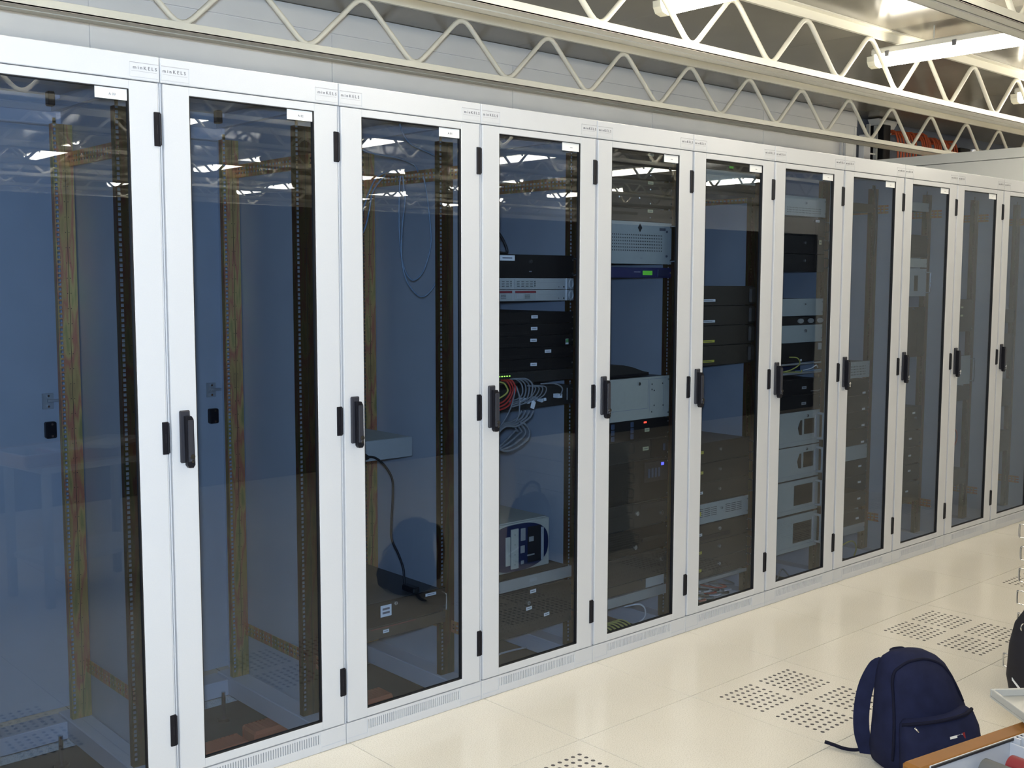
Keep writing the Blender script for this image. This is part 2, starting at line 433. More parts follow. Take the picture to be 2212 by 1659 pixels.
for k in range(5):
    for m in range(-4, 4):
        o = lamp0 if first else copy_tree(lamp0); first = False
        o.location = (4.885 + 1.8 * m, 0.27 - 2.4 * k, 2.745)
        if k == 0 and m == 0: lb = 'lit tube lamp seen almost whole below the ceiling at upper right'
        elif k == 0 and m == -1: lb = 'lit tube lamp cut off by the top edge of the picture'
        elif k == 0 and m == 1: lb = 'small far lit tube lamp at the right edge of the picture'
        elif k >= 2: lb = 'lit tube lamp over the open floor behind the camera, mirrored in the glass doors'; o['group'] = 'lamps behind the camera'
        else: lb = 'lit tube lamp under the ceiling, outside the picture'; o['group'] = 'lamps outside the picture'
        o['label'] = lb
        if k == 0 and m in (-1, 0, 1) and 'group' in o: o['group'] = 'tube lamps under the ceiling'

# ------------------------------------------------------------------ cabinets
ZTOP = 2.19
def rail_mesh(side, M_='yellow_chromate'):
    """perforated mounting rail: a ladder of square holes beside a flat web; side=+1 right"""
    b = MB(); X = lambda a: .3 + side * a
    z0, z1 = .072, 2.07
    y0, y1 = 0, .002
    b.box(X(.225), X(.2277), y0, y1 , z0, z1, M_)
    b.box(X(.2373), X(.290), y0, y1, z0, z1, M_)
    z = z0; U = .04445; zc = .09; prev = z0
    while zc < 2.05:
        for d in (.0064, .0222, .0381):
            c = zc + d
            b.box(X(.2277), X(.2373), y0, y1, prev, c - .0048, M_); prev = c + .0048
        zc += U
    b.box(X(.2277), X(.2373), y0, y1, prev, z1, M_)
    b.box(X(.224), X(.225), y0, .024, z0, z1, M_)
    # crease and small holes down the middle of the web
    b.box(X(.262), X(.2632), -.0006, 0, z0, z1, 'dark_paint')
    zz = .12
    while zz < 2.05:
        for a in (.257, .268):
            b.box(X(a - .0012), X(a + .0012), -.0005, 0, zz - .0012, zz + .0012, 'dark_paint')
        zz += .05
    b.box(X(.289), X(.290), y1, .045, z0, z1, M_)
    return b.mesh('mounting_rail')
RAIL = {(s_, f_): rail_mesh(s_, 'yellow_chromate_shaded' if f_ else 'yellow_chromate') for s_ in (1, -1) for f_ in (True, False)}
def depth_bar_mesh(side, z):
    b = MB(); X = lambda a: .3 + side * a
    b.box(X(.276), X(.279), (.08), (.69), z, z + .012, 'yellow_chromate'); b.box(X(.276), X(.279), (.08), (.69), z + .034, z + .046, 'yellow_chromate')
    b.box(X(.276), X(.279), (.08), (.69), z + .019, z + .027, 'yellow_chromate')
    y = .10
    while y < .70:
        for dz in (.012, .027):
            b.box(X(.276), X(.279), y, y + .008, z + dz, z + dz + .007, 'yellow_chromate')
        y += .022
    b.box(X(.279), X(.289), (.08), (.69), z, z + .002, 'yellow_chromate')
    return b.mesh('depth_bar')
DB = {(s, z): depth_bar_mesh(s, z) for s in (-1, 1) for z in (.230, 1.936)}

def make_cabinet():
    t = thing('server_cabinet', 'x', 'cabinet', (0, 0, 0), 'row of white server cabinets')
    for s in (0, 1):
        MB().box(.001 + s * .592, .006 + s * .592, .03, .795, .07, ZTOP - .01, 'panel_paint').obj('side_panel', t)
    b = MB(); b.box(.001, .599, .03, .799, ZTOP - .008, ZTOP, 'cabinet_paint')
    b.obj('top_panel', t)
    # frame: posts, top and base rails
    b = MB()
    for x0, x1 in ((.001, .03), (.57, .599)):
        b.box(x0, x1, .022, .05, .07, ZTOP - .01, 'cabinet_paint')
        b.box(.001 if x0 < .3 else .5945, .0055 if x0 < .3 else .599, .009, .022, .071, 2.123, 'cabinet_paint')
        b.box(x0, x1, .755, .775, .07, ZTOP - .01, 'cabinet_paint')
        b.box(x0 + (.006 if x0 < .3 else -.0), x1 + (.03 if x0 < .3 else -.006), .05, .755, 2.125, 2.16, 'cabinet_paint')
    b.box(.03, .57, .73, .77, 2.075, 2.12, 'cabinet_paint', .003); b.box(.03, .57, .022, .05, 2.12, 2.18, 'cabinet_paint')
    b.obj('frame', t)
    b = MB()
    b.box(.008, .06, .05, .76, .0, .070, 'cabinet_paint', .003); b.box(.515, .592, .05, .76, .0, .070, 'cabinet_paint', .003)
    b.box(.06, .515, .67, .77, .0, .062, 'cabinet_paint', .003); b.box(.06, .515, .026, .06, .0, .066, 'cabinet_paint', .003)
    b.obj('base_frame', t)
    b = MB(); b.cyl((.48, .645, -.08), (.48, .645, .03), .008, 'screw_steel', n=8); b.cyl((.48, .645, -.08), (.48, .645, -.068), .025, 'black_plastic', n=12); b.obj('levelling_foot', t)
    # top vent block and bracket at the back
    MB().box(.535, .558, .70, .729, 2.135, 2.181, 'black_plastic', .003).obj('roof_bracket', t)
    # rear door seen from inside
    b = MB(); b.box(.008, .592, .777, .797, .075, ZTOP - .012, 'panel_paint'); bd = b.obj('rear_door', t)
    b = MB(); b.box(.505, .543, .772, .777, 1.127, 1.181, 'shelf_steel', .001); b.box(.520, .560, .764, .772, 1.150, 1.160, 'shelf_steel', .001)
    b.cyl((.524, .766, 1.172), (.524, .772, 1.172), .004, 'screw_steel', n=8); b.cyl((.524, .766, 1.136), (.524, .772, 1.136), .004, 'screw_steel', n=8)
    b.obj('latch_plate', bd)
    b = MB(); b.box(.508, .544, .752, .777, 1.028, 1.084, 'black_plastic', .004)
    b.cyl((.528, .750, 1.076), (.528, .752, 1.076), .004, 'screw_steel', n=8); b.cyl((.528, .750, 1.036), (.528, .752, 1.036), .004, 'screw_steel', n=8)
    b.obj('lock_case', bd)
    for s in (-1, 1):
        for y in (.148, .648):
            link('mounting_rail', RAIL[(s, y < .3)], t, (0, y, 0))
        for z in (.230, 1.936): link('depth_bar', DB[(s, z)], t)
    # header with the maker's lettering at both ends
    b = MB(); b.box(.0012, .5988, .0, .022, 2.124, ZTOP + .004, 'cabinet_paint', .002); hd = b.obj('header', t)
    for x0, x1, cx in ((.004, .088, .043), (.512, .596, .556)):
        b = MB(); b.box(x0, x1, -.0012, .0, 2.132, 2.172, 'cabinet_paint')
        b.box(x0, x1, -.0018, -.0012, 2.1705, 2.172, 'ink_light')
        b.box(x0 + .004, x1 - .006, -.0016, -.0012, 2.1475, 2.1482, 'ink_light')
        if x0 < .3: b.box(x1 - .0009, x1, -.0016, -.0012, 2.128, 2.172, 'seam_gap')
        b.text('minKELS', .0135, (cx, -.0014, 2.1575), 'ink', space=1.55)
        b.obj('logo_plate', hd)
    # plinth with ventilation slots
    b = MB(); m = 'cabinet_paint'
    b.box(.0012, .092, .0, .022, .0015, .071, m, .001); b.box(.497, .5988, .0, .022, .0015, .071, m, .001)
    b.box(.092, .497, .001, .022, .0015, .030, m); b.box(.092, .497, .001, .022, .062, .071, m)
    b.box(.092, .497, .012, .02, .030, .062, 'seam_gap')
    pl = b.obj('plinth', t)
    b = MB()
    for i in range(46):
        x = .0945 + i * .00885; b.box(x, x + .0057, .002, .013, .030, .062, m)
    b.obj('vent_bars', pl)
    b = MB(); b.box(.503, .595, -.0006, .0, .018, .019, 'seam_gap'); b.box(.006, .086, -.0006, 0, .0185, .0192, 'seam_gap'); b.box(.0855, .0862, -.0006, 0, .0185, .064, 'seam_gap'); b.obj('cover_line', pl)
    # glazed front door
    b = MB(); Z0, Z1 = .0745, 2.121
    b.box(.0075, .088, .0, .02, Z0, Z1, m, .002); b.box(.507, .5925, .0, .02, Z0, Z1, m, .002)
    b.box(.086, .509, .0, .02, Z0, .104, m, .002); b.box(.086, .509, .0, .02, 2.096, Z1, m, .002)
    for x0, x1, z0, z1 in ((.087, .0895, .104, 2.096), (.5055, .508, .104, 2.096), (.088, .507, .103, .1055), (.088, .507, 2.0945, 2.097)):
        b.box(x0, x1, .0012, .0185, z0, z1, 'gasket')
    dr = b.obj('door', t)
    MB().box(.089, .506, .008, .012, .105, 2.095, 'tinted_glass').obj('glass_pane', dr)
    for z in (1.944, 1.056, .172):
        b = MB(); b.box(.578, .5975, -.004, .003, z, z + .096, 'black_plastic', .0015)
        b.cyl((.5955, -.003, z + .004), (.5955, -.003, z + .092), .004, 'black_plastic', n=8)
        b.box(.5868, .5876, -.0045, -.004, z + .035, z + .06, 'handle_plastic'); b.obj('hinge', dr)
    b = MB(); hp = 'handle_plastic'
    b.box(.030, .062, -.010, .0, 1.026, 1.182, hp, .003)
    b.prism([(.041, 1.166), (.058, 1.166), (.064, 1.156), (.0665, 1.02), (.061, 1.012), (.048, 1.012), (.0425, 1.02)], -.026, -.010, 'black_plastic')
    b.box(.0445, .0635, -.029, -.026, 1.03, 1.155, hp, .0025)
    b.cyl((.0555, -.030, 1.046), (.0555, -.034, 1.046), .0075, 'chrome', n=14); b.cyl((.0555, -.030, 1.032), (.0555, -.034, 1.032), .0045, 'chrome', n=12)
    b.box(.0535, .0575, -.034, -.028, 1.032, 1.044, 'chrome')
    b.obj('swing_handle', dr)
    MB().box(.414, .504, .0055, .008, 2.064, 2.0945, 'paper').obj('name_tag', dr)
    return t
cab0 = make_cabinet(); 
def snap(o):
    KIDS[o.name] = list(o.children)
    for c in o.children: snap(c)
snap(cab0)
CABS = [cab0] + [copy_tree(cab0) for _ in range(10)]
CLAB = ['leftmost white cabinet, empty behind tinted glass, cut by the left edge of the picture',
        'white cabinet, second from the left, empty behind tinted glass with two bare brass rails',
        'white cabinet, third from the left, with looped cables and a hanging black lead',
        'white cabinet, fourth from the left, with black servers and a desktop computer inside',
        'white cabinet, fifth from the left, with a beige server in the middle',
        'white cabinet, sixth from the left, with four brown units carrying white and yellow strips',
        'white cabinet, seventh from the left, with grey industrial chassis in its lower half',
        'white cabinet, eighth from the left, empty on top with black servers below handle height',
        'white cabinet, ninth from the left, with a pale chassis high up',
        'white cabinet, tenth from the left, dim behind strongly reflecting glass',
        'rightmost white cabinet, cut off by the right edge of the picture']
YF = [.144, .144, .144, .07, .07, .07, .07, .144, .144, .144, .144]
TAGTXT = ['A 03', 'A 02', 'A 01'] + [None] * 8
for i, c in enumerate(CABS):
    c.location = (.6 * i, 0, 0); c['label'] = CLAB[i]
    for ch in c.children:
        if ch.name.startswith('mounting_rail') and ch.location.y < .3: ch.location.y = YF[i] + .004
        if ch.name.startswith('door'):
            for s in ch.children:
                if s.name.startswith('name_tag'):
                    b = MB(); b.box(.414, .504, .0055, .008, 2.064, 2.0945, 'paper')
                    if TAGTXT[i]: b.text(TAGTXT[i], .0105, (.462, .0050, 2.077), 'ink', depth=.0004)
                    else: b.box(.455, .468, .0052, .0055, 2.0755, 2.0785, 'ink_light')
                    s.data = b.mesh('name_tag')

# ------------------------------------------------------------------ rack equipment
def sticker(parent, lx, z, w=.03, h=.012, y=-.0003, m='paper', lines=1, tilt=0):
    b = MB(); b.box(-w / 2, w / 2, -.0004, 0, -h / 2, h / 2, m)
    for k in range(lines):
        zz = h * (.5 - (k + 1) / (lines + 1)); b.box(-w * .33, w * .33, -.0006, -.0004, zz - h * .09, zz + h * .09, 'ink')
    o = b.obj('sticker', parent, (lx - .3, y, z)); o.rotation_euler.y = tilt; return o
def lockring(parent, lx, z, r=.008, y=-.001):
    b = MB(); b.cyl((0, 0, 0), (0, -.007, 0), r, 'chrome', r * .8, n=14); b.box(-.001, .001, -.0075, -.007, -r * .5, r * .5, 'black_plastic')
    return b.obj('lock', parent, (lx - .3, y, z))
def pull(parent, lx, z0, z1, m='chrome', out=.036, r=.004):
    zc = (z0 + z1) / 2; pts = smooth_path([(0, 0, z0), (0, -out * .85, z0 + .002), (0, -out, z0 + .01), (0, -out, z1 - .01), (0, -out * .85, z1 - .002), (0, 0, z1)], 4)
    return MB().tube(pts, r, m, 8).obj('handle', parent, (lx - .3, 0, 0))
def unit(c, z0, h, face, label, cat='server', name='rack_server', depth=.52, chassis='chassis_steel', group=None, wide=.4826, thick=.004, screws=True):
    """a rack unit; local x centred, y=0 the face plane of the rails, z from its underside"""
    t = thing(name, label, cat, (.6 * c + .3, YF[c], z0), group)
    MB().box(-.218, .218, .0061, depth, .001, h - .001, chassis, .001).obj('chassis', t)
    fm = MB().box(-wide / 2, wide / 2, -thick, .0, .0006, h - .0006, face, .0012)
    f = fm.obj('faceplate', t)
    if screws:
        for s in (-1, 1):
            for zz in ({.0222} if h < .06 else {.0064 + .012, h - .018}):
                MB().cyl((s * .2325, -thick, zz), (s * .2325, -thick - .003, zz), .0042, 'screw_steel', n=8).obj('screw', t)
    return t
def slots(parent, lx0, lx1, z0, z1, nx, nz, m='gasket', w=.5, hh=.45, y=-.0046, name='vent_slots', stag=False):
    b = MB(); dx = (lx1 - lx0) / nx; dz = (z1 - z0) / nz
    for i in range(nx):
        for k in range(nz):
            o = dx * .5 if stag and k % 2 else 0
            x = lx0 - .3 + dx * (i + .5) + o - dx * .25 * stag; z = z0 + dz * (k + .5)
            b.box(x - dx * w / 2, x + dx * w / 2, y, y + .0012, z - dz * hh / 2, z + dz * hh / 2, m)
    return b.obj(name, parent)
def panel(parent, lx0, lx1, z0, z1, m, y=-.0065, th=.0025, ch=.0008, name='panel'):
    return MB().box(lx0 - .3, lx1 - .3, y, y + th, z0, z1, m, ch).obj(name, parent)
U = .04445
SF = -.0046   # just in front of a 4 mm faceplate

# ---- third cabinet from the left
t = unit(2, .325, 2 * U, 'black_paint', 'black server under the hanging black lead, with a square paper note and a round lock')
sticker(t, .471, .075, .05, .011, SF); sticker(t, .267, .053, .048, .042, SF, lines=2); lockring(t, .308, .074, .009, -.004); pull(t, .520, .012, .077)
t = unit(2, .279, U, 'brown_paint', 'thin dark brown unit below the black server with the paper note', 'server')
sticker(t, .266, .024, .026, .012, SF); panel(t, .20, .40, .038, .040, 'red_tab', -.0052, .001, 0)
t = thing('network_appliance', 'pale grey flat box with a black power plug on its face, in the third cabinet', 'appliance', (1.5, .305, .896))
MB().box(-.22, .214, .004, .375, .0, .076, 'grey_paint', .003).obj('case', t)
MB().box(-.22, .214, .0, .004, .001, .075, 'silver_paint', .0015).obj('front', t)
MB().box(-.2413, .2413, .375, .378, .0, .076, 'silver_paint', .001).obj('rear_ears', t)
MB().box(-.22, -.08, -.002, 0, .012, .05, 'silver_paint', .001).obj('socket_plate', t)
t = thing('power_lead', 'black power lead plugged into the pale box and drooping down the third cabinet', 'cable', (1.5, .30, .9))
b = MB(); b.prism([(-.085, .022), (-.07, .034), (-.03, .038), (-.012, .026), (-.006, .018), (-.012, .012), (-.06, .006), (-.08, .01)], -.03, .002, 'cable_black'); b.obj('plug', t)
MB().tube(smooth_path([(-.010, -.016, .020), (.025, -.02, .012), (.06, -.03, -.02), (.085, -.04, -.07), (.088, -.04, -.13), (.080, -.04, -.24), (.082, -.04, -.30), (.105, -.05, -.36), (.118, -.06, -.41), (.115, -.07, -.45), (.108, -.085, -.482)], 6), .0045, 'cable_black', 8).obj('cord', t)
MB().box(.088, .118, -.165, -.09, -.4835, -.462, 'cable_black', .004).obj('loose_plug', t)
# hanging blue leads at the top of the third cabinet
tag(MB().tube(smooth_path([(1.591, 0.20, 1.940), (1.585, 0.20, 1.908), (1.582, 0.20, 1.824), (1.583, 0.20, 1.728), (1.593, 0.20, 1.642), (1.617, 0.20, 1.584), (1.649, 0.20, 1.567), (1.691, 0.20, 1.601), (1.722, 0.20, 1.678), (1.727, 0.20, 1.732), (1.716, 0.20, 1.830), (1.700, 0.20, 1.920), (1.692, 0.20, 1.946)], 6), 0.003, 'cable_blue', 6).obj('patch_lead'), 'pale blue lead hanging in a wide loop in the third cabinet', 'cable', 'blue leads of the third cabinet')
tag(MB().tube(smooth_path([(1.585, 0.18, 1.938), (1.590, 0.18, 1.889), (1.594, 0.18, 1.848), (1.581, 0.18, 1.757), (1.578, 0.18, 1.642), (1.602, 0.18, 1.559), (1.663, 0.18, 1.506), (1.719, 0.18, 1.538), (1.743, 0.18, 1.593), (1.752, 0.18, 1.644)], 6), 0.0028, 'cable_blue', 6).obj('patch_lead'), 'pale blue lead hanging lowest of the loops in the third cabinet', 'cable', 'blue leads of the third cabinet')
tag(MB().tube(smooth_path([(1.586, 0.19, 2.151), (1.579, 0.19, 2.129), (1.595, 0.19, 2.088), (1.622, 0.19, 2.059), (1.666, 0.19, 2.043), (1.704, 0.19, 2.033), (1.748, 0.19, 2.018), (1.779, 0.19, 1.999)], 6), 0.0032, 'cable_blue', 6).obj('patch_lead'), 'thin lead coming in through the roof of the third cabinet', 'cable', 'blue leads of the third cabinet')
tag(MB().tube(smooth_path([(1.459, 0.27, 2.032), (1.470, 0.27, 2.030), (1.518, 0.27, 2.020), (1.569, 0.27, 2.016), (1.637, 0.27, 2.011), (1.688, 0.27, 1.998), (1.711, 0.27, 1.986), (1.722, 0.27, 1.967)], 6), 0.003, 'cable_blue', 6).obj('patch_lead'), 'pale blue lead stretched across the top of the third cabinet', 'cable', 'blue leads of the third cabinet')
tag(MB().tube(smooth_path([(1.588, 0.28, 1.963), (1.542, 0.28, 1.937), (1.516, 0.28, 1.898), (1.495, 0.28, 1.854), (1.478, 0.28, 1.807), (1.464, 0.28, 1.757)], 6), 0.0032, 'cable_blue', 6).obj('patch_lead'), 'blue lead bowed beside the brass rail of the third cabinet, the left of a pair', 'cable', 'blue leads of the third cabinet')
tag(MB().tube(smooth_path([(1.594, 0.30, 1.950), (1.558, 0.30, 1.915), (1.535, 0.30, 1.878), (1.523, 0.30, 1.824), (1.508, 0.30, 1.769), (1.491, 0.30, 1.733)], 6), 0.0032, 'cable_blue', 6).obj('patch_lead'), 'blue lead bowed beside the brass rail of the third cabinet, the right of a pair', 'cable', 'blue leads of the third cabinet')
tag(MB().tube(smooth_path([(1.42, .26, -.075), (1.40, .26, .02), (1.41, .30, .12), (1.46, .34, .19), (1.50, .34, .20), (1.515, .34, .185)], 6), .003, 'cable_yellow', 6).obj('patch_lead'), 'thin yellow lead standing up from the floor of the third cabinet', 'cable')

# ---- fourth cabinet
t = unit(3, 1.577, 2 * U, 'black_paint', 'black server with a chrome lock and a white label, top of the fourth cabinet')
sticker(t, .185, .074, .075, .020, SF); lockring(t, .304, .062, .009, -.004); pull(t, .543 - .01, .012, .077, out=.03); sticker(t, .304, .024, .014, .003, SF, m='ink_light', lines=0)
t = thing('coiled_power_lead', 'black lead lying coiled on the top server of the fourth cabinet', 'cable', (1.8, .10, 1.666))
MB().tube(smooth_path([(.10, .10, .16), (.20, .10, .13), (.26, .09, .075), (.285, .08, .02), (.27, .08, .006), (.18, .06, .018), (.14, .08, .04), (.20, .1, .035), (.26, .12, .012)], 7), .0055, 'cable_black', 8).obj('cord', t)
MB().box(.15, .21, .06, .12, .001, .03, 'cable_black', .008).obj('plug', t)
for k, (z, lb) in enumerate(((1.532, 'silver slim server with slotted drive bays, upper of the two in the fourth cabinet'), (1.4875, 'silver slim server with dark red drive tabs, lower of the two in the fourth cabinet'))):
    t = unit(3, z, U - .0006, 'silver_paint', lb, group='silver slim servers', screws=False)
    for x0 in (.09, .22, .345 - .125 + .0):
        pass
    for x0, x1 in ((.10, .208), (.222, .332)):
        p = panel(t, x0, x1, .006, .038, 'grey_paint', -.0062, .002, .0006, 'drive_bay')
        if k == 0:
            slots(t, x0 + .006, x1 - .012, .009, .033, 4, 4, w=.6, hh=.32, y=-.0070)
            for zz in (.014, .022, .030): panel(t, x1 - .010, x1 - .005, zz - .002, zz + .002, 'chrome', -.0085, .002, 0, 'catch')
        else:
            panel(t, x0 + .002, x1, .031, .039, 'red_tab', -.0078, .003, .0006, 'drive_tab')
            slots(t, x0 + .05, x1 - .03, .010, .026, 1, 3, w=.9, hh=.35, y=-.0070)
            panel(t, x0 + .012, x0 + .042, .009, .029, 'silver_paint', -.0075, .002, .0006, 'latch_cover')
    panel(t, .345, .47, .026, .0268, 'ink_light', SF, .0006, 0, 'groove')
    for lx, r in ((.485, .003), (.457, .0015)): MB().cyl((lx - .3, -.0042, .010), (lx - .3, -.0062, .010), r, 'black_plastic', n=8).obj('button', t)
    panel(t, .4965, .4985, .001, .0435, 'paper', -.008, .004, 0, 'edge_strip')
    b = MB(); b.tube([(.518 - .3 + .011 * math.cos(a), -.012, .022 + .017 * math.sin(a)) for a in [2 * PI * q / 16 for q in range(16)]], .004, 'silver_paint', 6, closed=True); b.obj('ear_grip', t)
z = 1.445
LB = [(.327, 'uppermost'), (.325, 'second'), (.322, 'third'), (.40, 'fourth'), (.323, 'lowest')]
for k, (lx, w) in enumerate(LB):
    h = .0454; z -= h
    t = unit(3, z, h, 'black_paint', 'black slim server with white label, %s of the five stacked in the fourth cabinet' % w, group='five black servers')
    sticker(t, lx, .027 if k < 4 else .024, .034, .012, SF, tilt=(.03 if k in (2, 4) else 0))
    slots(t, .10, .30, .006, .018, 22, 2, m='dark_paint', w=.6, hh=.5)
    if k == 2: s = sticker(t, .505, .016, .016, .022, SF, lines=1); panel(t, .498, .512, .012, .026, 'green_print', -.0062, .001, 0, 'green_print')
t = unit(3, 1.172, U, 'dark_paint', 'network switch with a row of green lights and bundled leads in the fourth cabinet', 'switch', 'network_switch', depth=.3)
for i in range(8): MB().box(.105 + i * .0128 - .3, .111 + i * .0128 - .3, -.0055, -.004, .030, .0335, 'led_green').obj('indicator_light', t)
slots(t, .27, .33, .010, .036, 4, 2, w=.72, hh=.75, name='ports')
slots(t, .10, .22, .008, .026, 8, 1, w=.75, hh=.8, name='ports')
t = unit(3, 1.073, 1.8 * U, 'dark_paint', 'dark patch panel with clear plugs in the fourth cabinet', 'patch bay', 'network_patch_bay', depth=.2)
slots(t, .19, .42, .018, .044, 14, 2, w=.72, hh=.7, name='ports')
panel(t, .506, .509, .018, .066, 'silver_paint', -.006, .002, 0, 'edge_strip')
for i in range(7):
    b = MB(); b.box(-.006, .006, -.030, -.004, -.006, .006, 'plug_clear', .0015); o = b.obj('plug', t, (.235 + .022 * i - .3, 0, .032 + .006 * ((i * 2) % 3 - 1)))
    o.rotation_euler = (.2 * ((i % 3) - 1), 0, .25 * ((i % 2) - .5))
b = MB(); b.box(-.012, .012, -.032, -.004, -.008, .008, 'paper', .001); b.obj('plug', t, (.442 - .3, 0, .040))
b = MB(); b.box(-.010, .010, -.036, -.034, -.014, .014, 'paper'); o = b.obj('cable_flag', t, (.292 - .3, 0, .015)); o.rotation_euler.y = .35
def lead(c, pts, r, m, label, group=None):
    return tag(MB().tube(smooth_path([(.6 * c + a, YF[c] + b_, z_) for a, b_, z_ in pts], 7), r, m, 6).obj('network_lead'), label, 'cable', group)
for i in range(4):
    a = .012 * i
    lead(3, [(.195 + a, -.005, 1.19), (.215 + a, -.02 - a * .5, 1.192), (.245 + a, -.02 - a * .6, 1.17), (.25 + a * .8, -.02 - a * .6, 1.135), (.225 + a, -.02 - a * .6, 1.115 - a * .3), (.18, -.018 - a * .6, 1.108 - a * .5)], .0032, 'cable_grey', 'grey lead looping out of the green-lit switch, %s of four' % ['innermost', 'second', 'third', 'outermost'][i], 'grey switch leads')
for i in range(3):
    lead(3, [(.155 + .014 * i, -.005, 1.19), (.16 + .014 * i, -.034, 1.185), (.175 + .012 * i, -.036, 1.15), (.15 + .01 * i, -.03, 1.115 - .01 * i), (.10, -.03, 1.10 - .012 * i)], .0036, 'cable_red', 'red lead hanging from the green-lit switch, %s of three' % ['left', 'middle', 'right'][i], 'red switch leads')
lead(3, [(.115, -.005, 1.19), (.125, -.034, 1.186), (.145, -.036, 1.178), (.16, -.036, 1.15), (.13, -.034, 1.13), (.09, -.03, 1.12)], .0032, 'cable_yellow', 'yellow lead at the green-lit switch')
for i in range(4):
    lead(3, [(.235 + .022 * i, -.034, 1.105), (.275 + .022 * i, -.045, 1.125), (.30 + .018 * i, -.04, 1.155), (.26 + .01 * i, -.036, 1.165)], .0024, 'cable_grey', 'thin pale lead curling from the patch panel plugs, %s of four' % ['first', 'second', 'third', 'last'][i], 'patch panel leads')
lead(3, [(.442, -.034, 1.115), (.44, -.045, 1.145), (.40, -.045, 1.165), (.33, -.036, 1.168)], .003, 'cable_grey', 'pale lead arching to the single white plug at the right of the patch panel')
lead(3, [(.20, -.03, 1.165), (.19, -.038, 1.13), (.17, -.038, 1.08), (.13, -.03, 1.02)], .003, 'cable_grey', 'grey lead running straight down past the patch panel')
lead(3, [(.21, -.03, 1.165), (.215, -.042, 1.12), (.212, -.042, 1.06), (.20, -.038, 1.03)], .0034, 'cable_grey', 'thick grey lead dropping past the patch panel into the coil')
for i in range(4):
    a = .012 * i
    lead(3, [(p_, -.044 + .0095 * i, q_) for p_, q_ in [(.285 - a, 1.068), (.28 - a, 1.058), (.262 - a, 1.04), (.20, 1.015 + a * .4), (.14, 1.018), (.10, .985 - a * .5), (.115, .935 - a * .1), (.17, .925 + a), (.25 - a, .955 + a), (.265 - a, .99), (.24 - a, 1.02), (.215, 1.026)]], .0042, 'cable_grey', 'grey cable in the tied coil beside the fourth door handle, %s turn' % ['outermost', 'second', 'third', 'innermost'][i], 'tied cable coil')
# desktop computer lying on its side
t = thing('desktop_computer', 'beige desktop computer with dark oval front lying on its side in the fourth cabinet', 'computer', (2.1, .13, .412))
b = MB(); b.box(-.22, .176, .01, .44, .0, .20, 'beige_paint', .006); b.obj('case', t)
ov = []
for i in range(40):
    a = 2 * PI * i / 40; ca, sa = math.cos(a), math.sin(a)
    x = -.005 + (.165 * (abs(ca) ** .8) * (1 if ca > 0 else -1)); zv = .1 + .094 * (abs(sa) ** .75) * (1 if sa > 0 else -1)
    if ca > 0: x = min(x, .150 + .02 * abs(ca))
    ov.append((x, zv))
MB().box(-.22, .172, -.004, .0099, .002, .198, 'beige_paint', .004).obj('bezel', t)
MB().prism(ov, -.010, -.0041, 'navy_plastic').obj('oval_front', t)
MB().box(.045, .115, -.012, -.0101, .03, .175, 'gasket').obj('open_bay', t)
for x0, x1, z0, z1, m in ((-.075, -.052, .035, .150, 'beige_paint'), (-.047, -.008, .018, .178, 'beige_paint'), (.118, .130, .03, .165, 'silver_paint')):
    MB().box(x0, x1, -.016, -.0101, z0, z1, m, .001).obj('drive_cover', t)
for x0, x1, z0, z1 in ((.005, .03, .125, .175), (.004, .026, .075, .105), (.05, .075, .115, .135), (.006, .022, .03, .045), (.04, .08, .058, .064)):
    MB().box(x0, x1, -.015, -.0121, z0, z1, 'shelf_steel', .001).obj('bracket', t)
for i in range(4):
    MB().cyl((-.028, -.0165, .035 + .04 * i), (-.028, -.016, .035 + .04 * i), .002, 'gasket', n=6).obj('screw_hole', t)
sticker(t, .165, .098, .034, .013, -.0106)
MB().box(-.215, -.05, .07, .28, .2001, .222, 'black_plastic', .008).obj('keyboard_pad', None, (2.1, .13, .412))
tag(bpy.data.objects['keyboard_pad'], 'black flat pad lying on top of the desktop computer', 'pad')
t = thing('rack_shelf', 'dark shelf with a bright steel front lip carrying the desktop computer', 'shelf', (2.1, .07, .362))
MB().box(-.224, .224, .0, .55, .046, .0495, 'dark_paint').obj('tray', t); MB().box(-.2413, .2413, -.004, -.0002, 0, .046, 'shelf_steel', .001).obj('front_lip', t)
for s in (-1, 1): MB().box(s * .2413, s * .224, -.0002, .0, 0, .046, 'shelf_steel').obj('ear', t)
sticker(t, .325, .026, .04, .014, -.0044, m='silver_paint', lines=0)
t = unit(3, .178, 4 * U - .002, 'dark_paint', 'dark perforated server under the bright shelf lip, with a knob and three labels')
slots(t, .10, .51, .022, .150, 22, 9, m='gasket', w=.42, hh=.4, stag=True)
lockring(t, .298, .122, .010, -.004); sticker(t, .325, .163, .032, .014, SF); sticker(t, .303, .098, .030, .013, SF, tilt=-.05); sticker(t, .40, .055, .030, .013, SF, tilt=-.05); pull(t, .528, .05, .12)
tag(MB().tube(smooth_path([(2.0, .2, .02), (2.07, .22, .05), (2.15, .24, .045), (2.26, .25, .035)], 6), .004, 'cable_white', 6).obj('network_lead'), 'pale lead lying at the bottom of the fourth cabinet', 'cable')

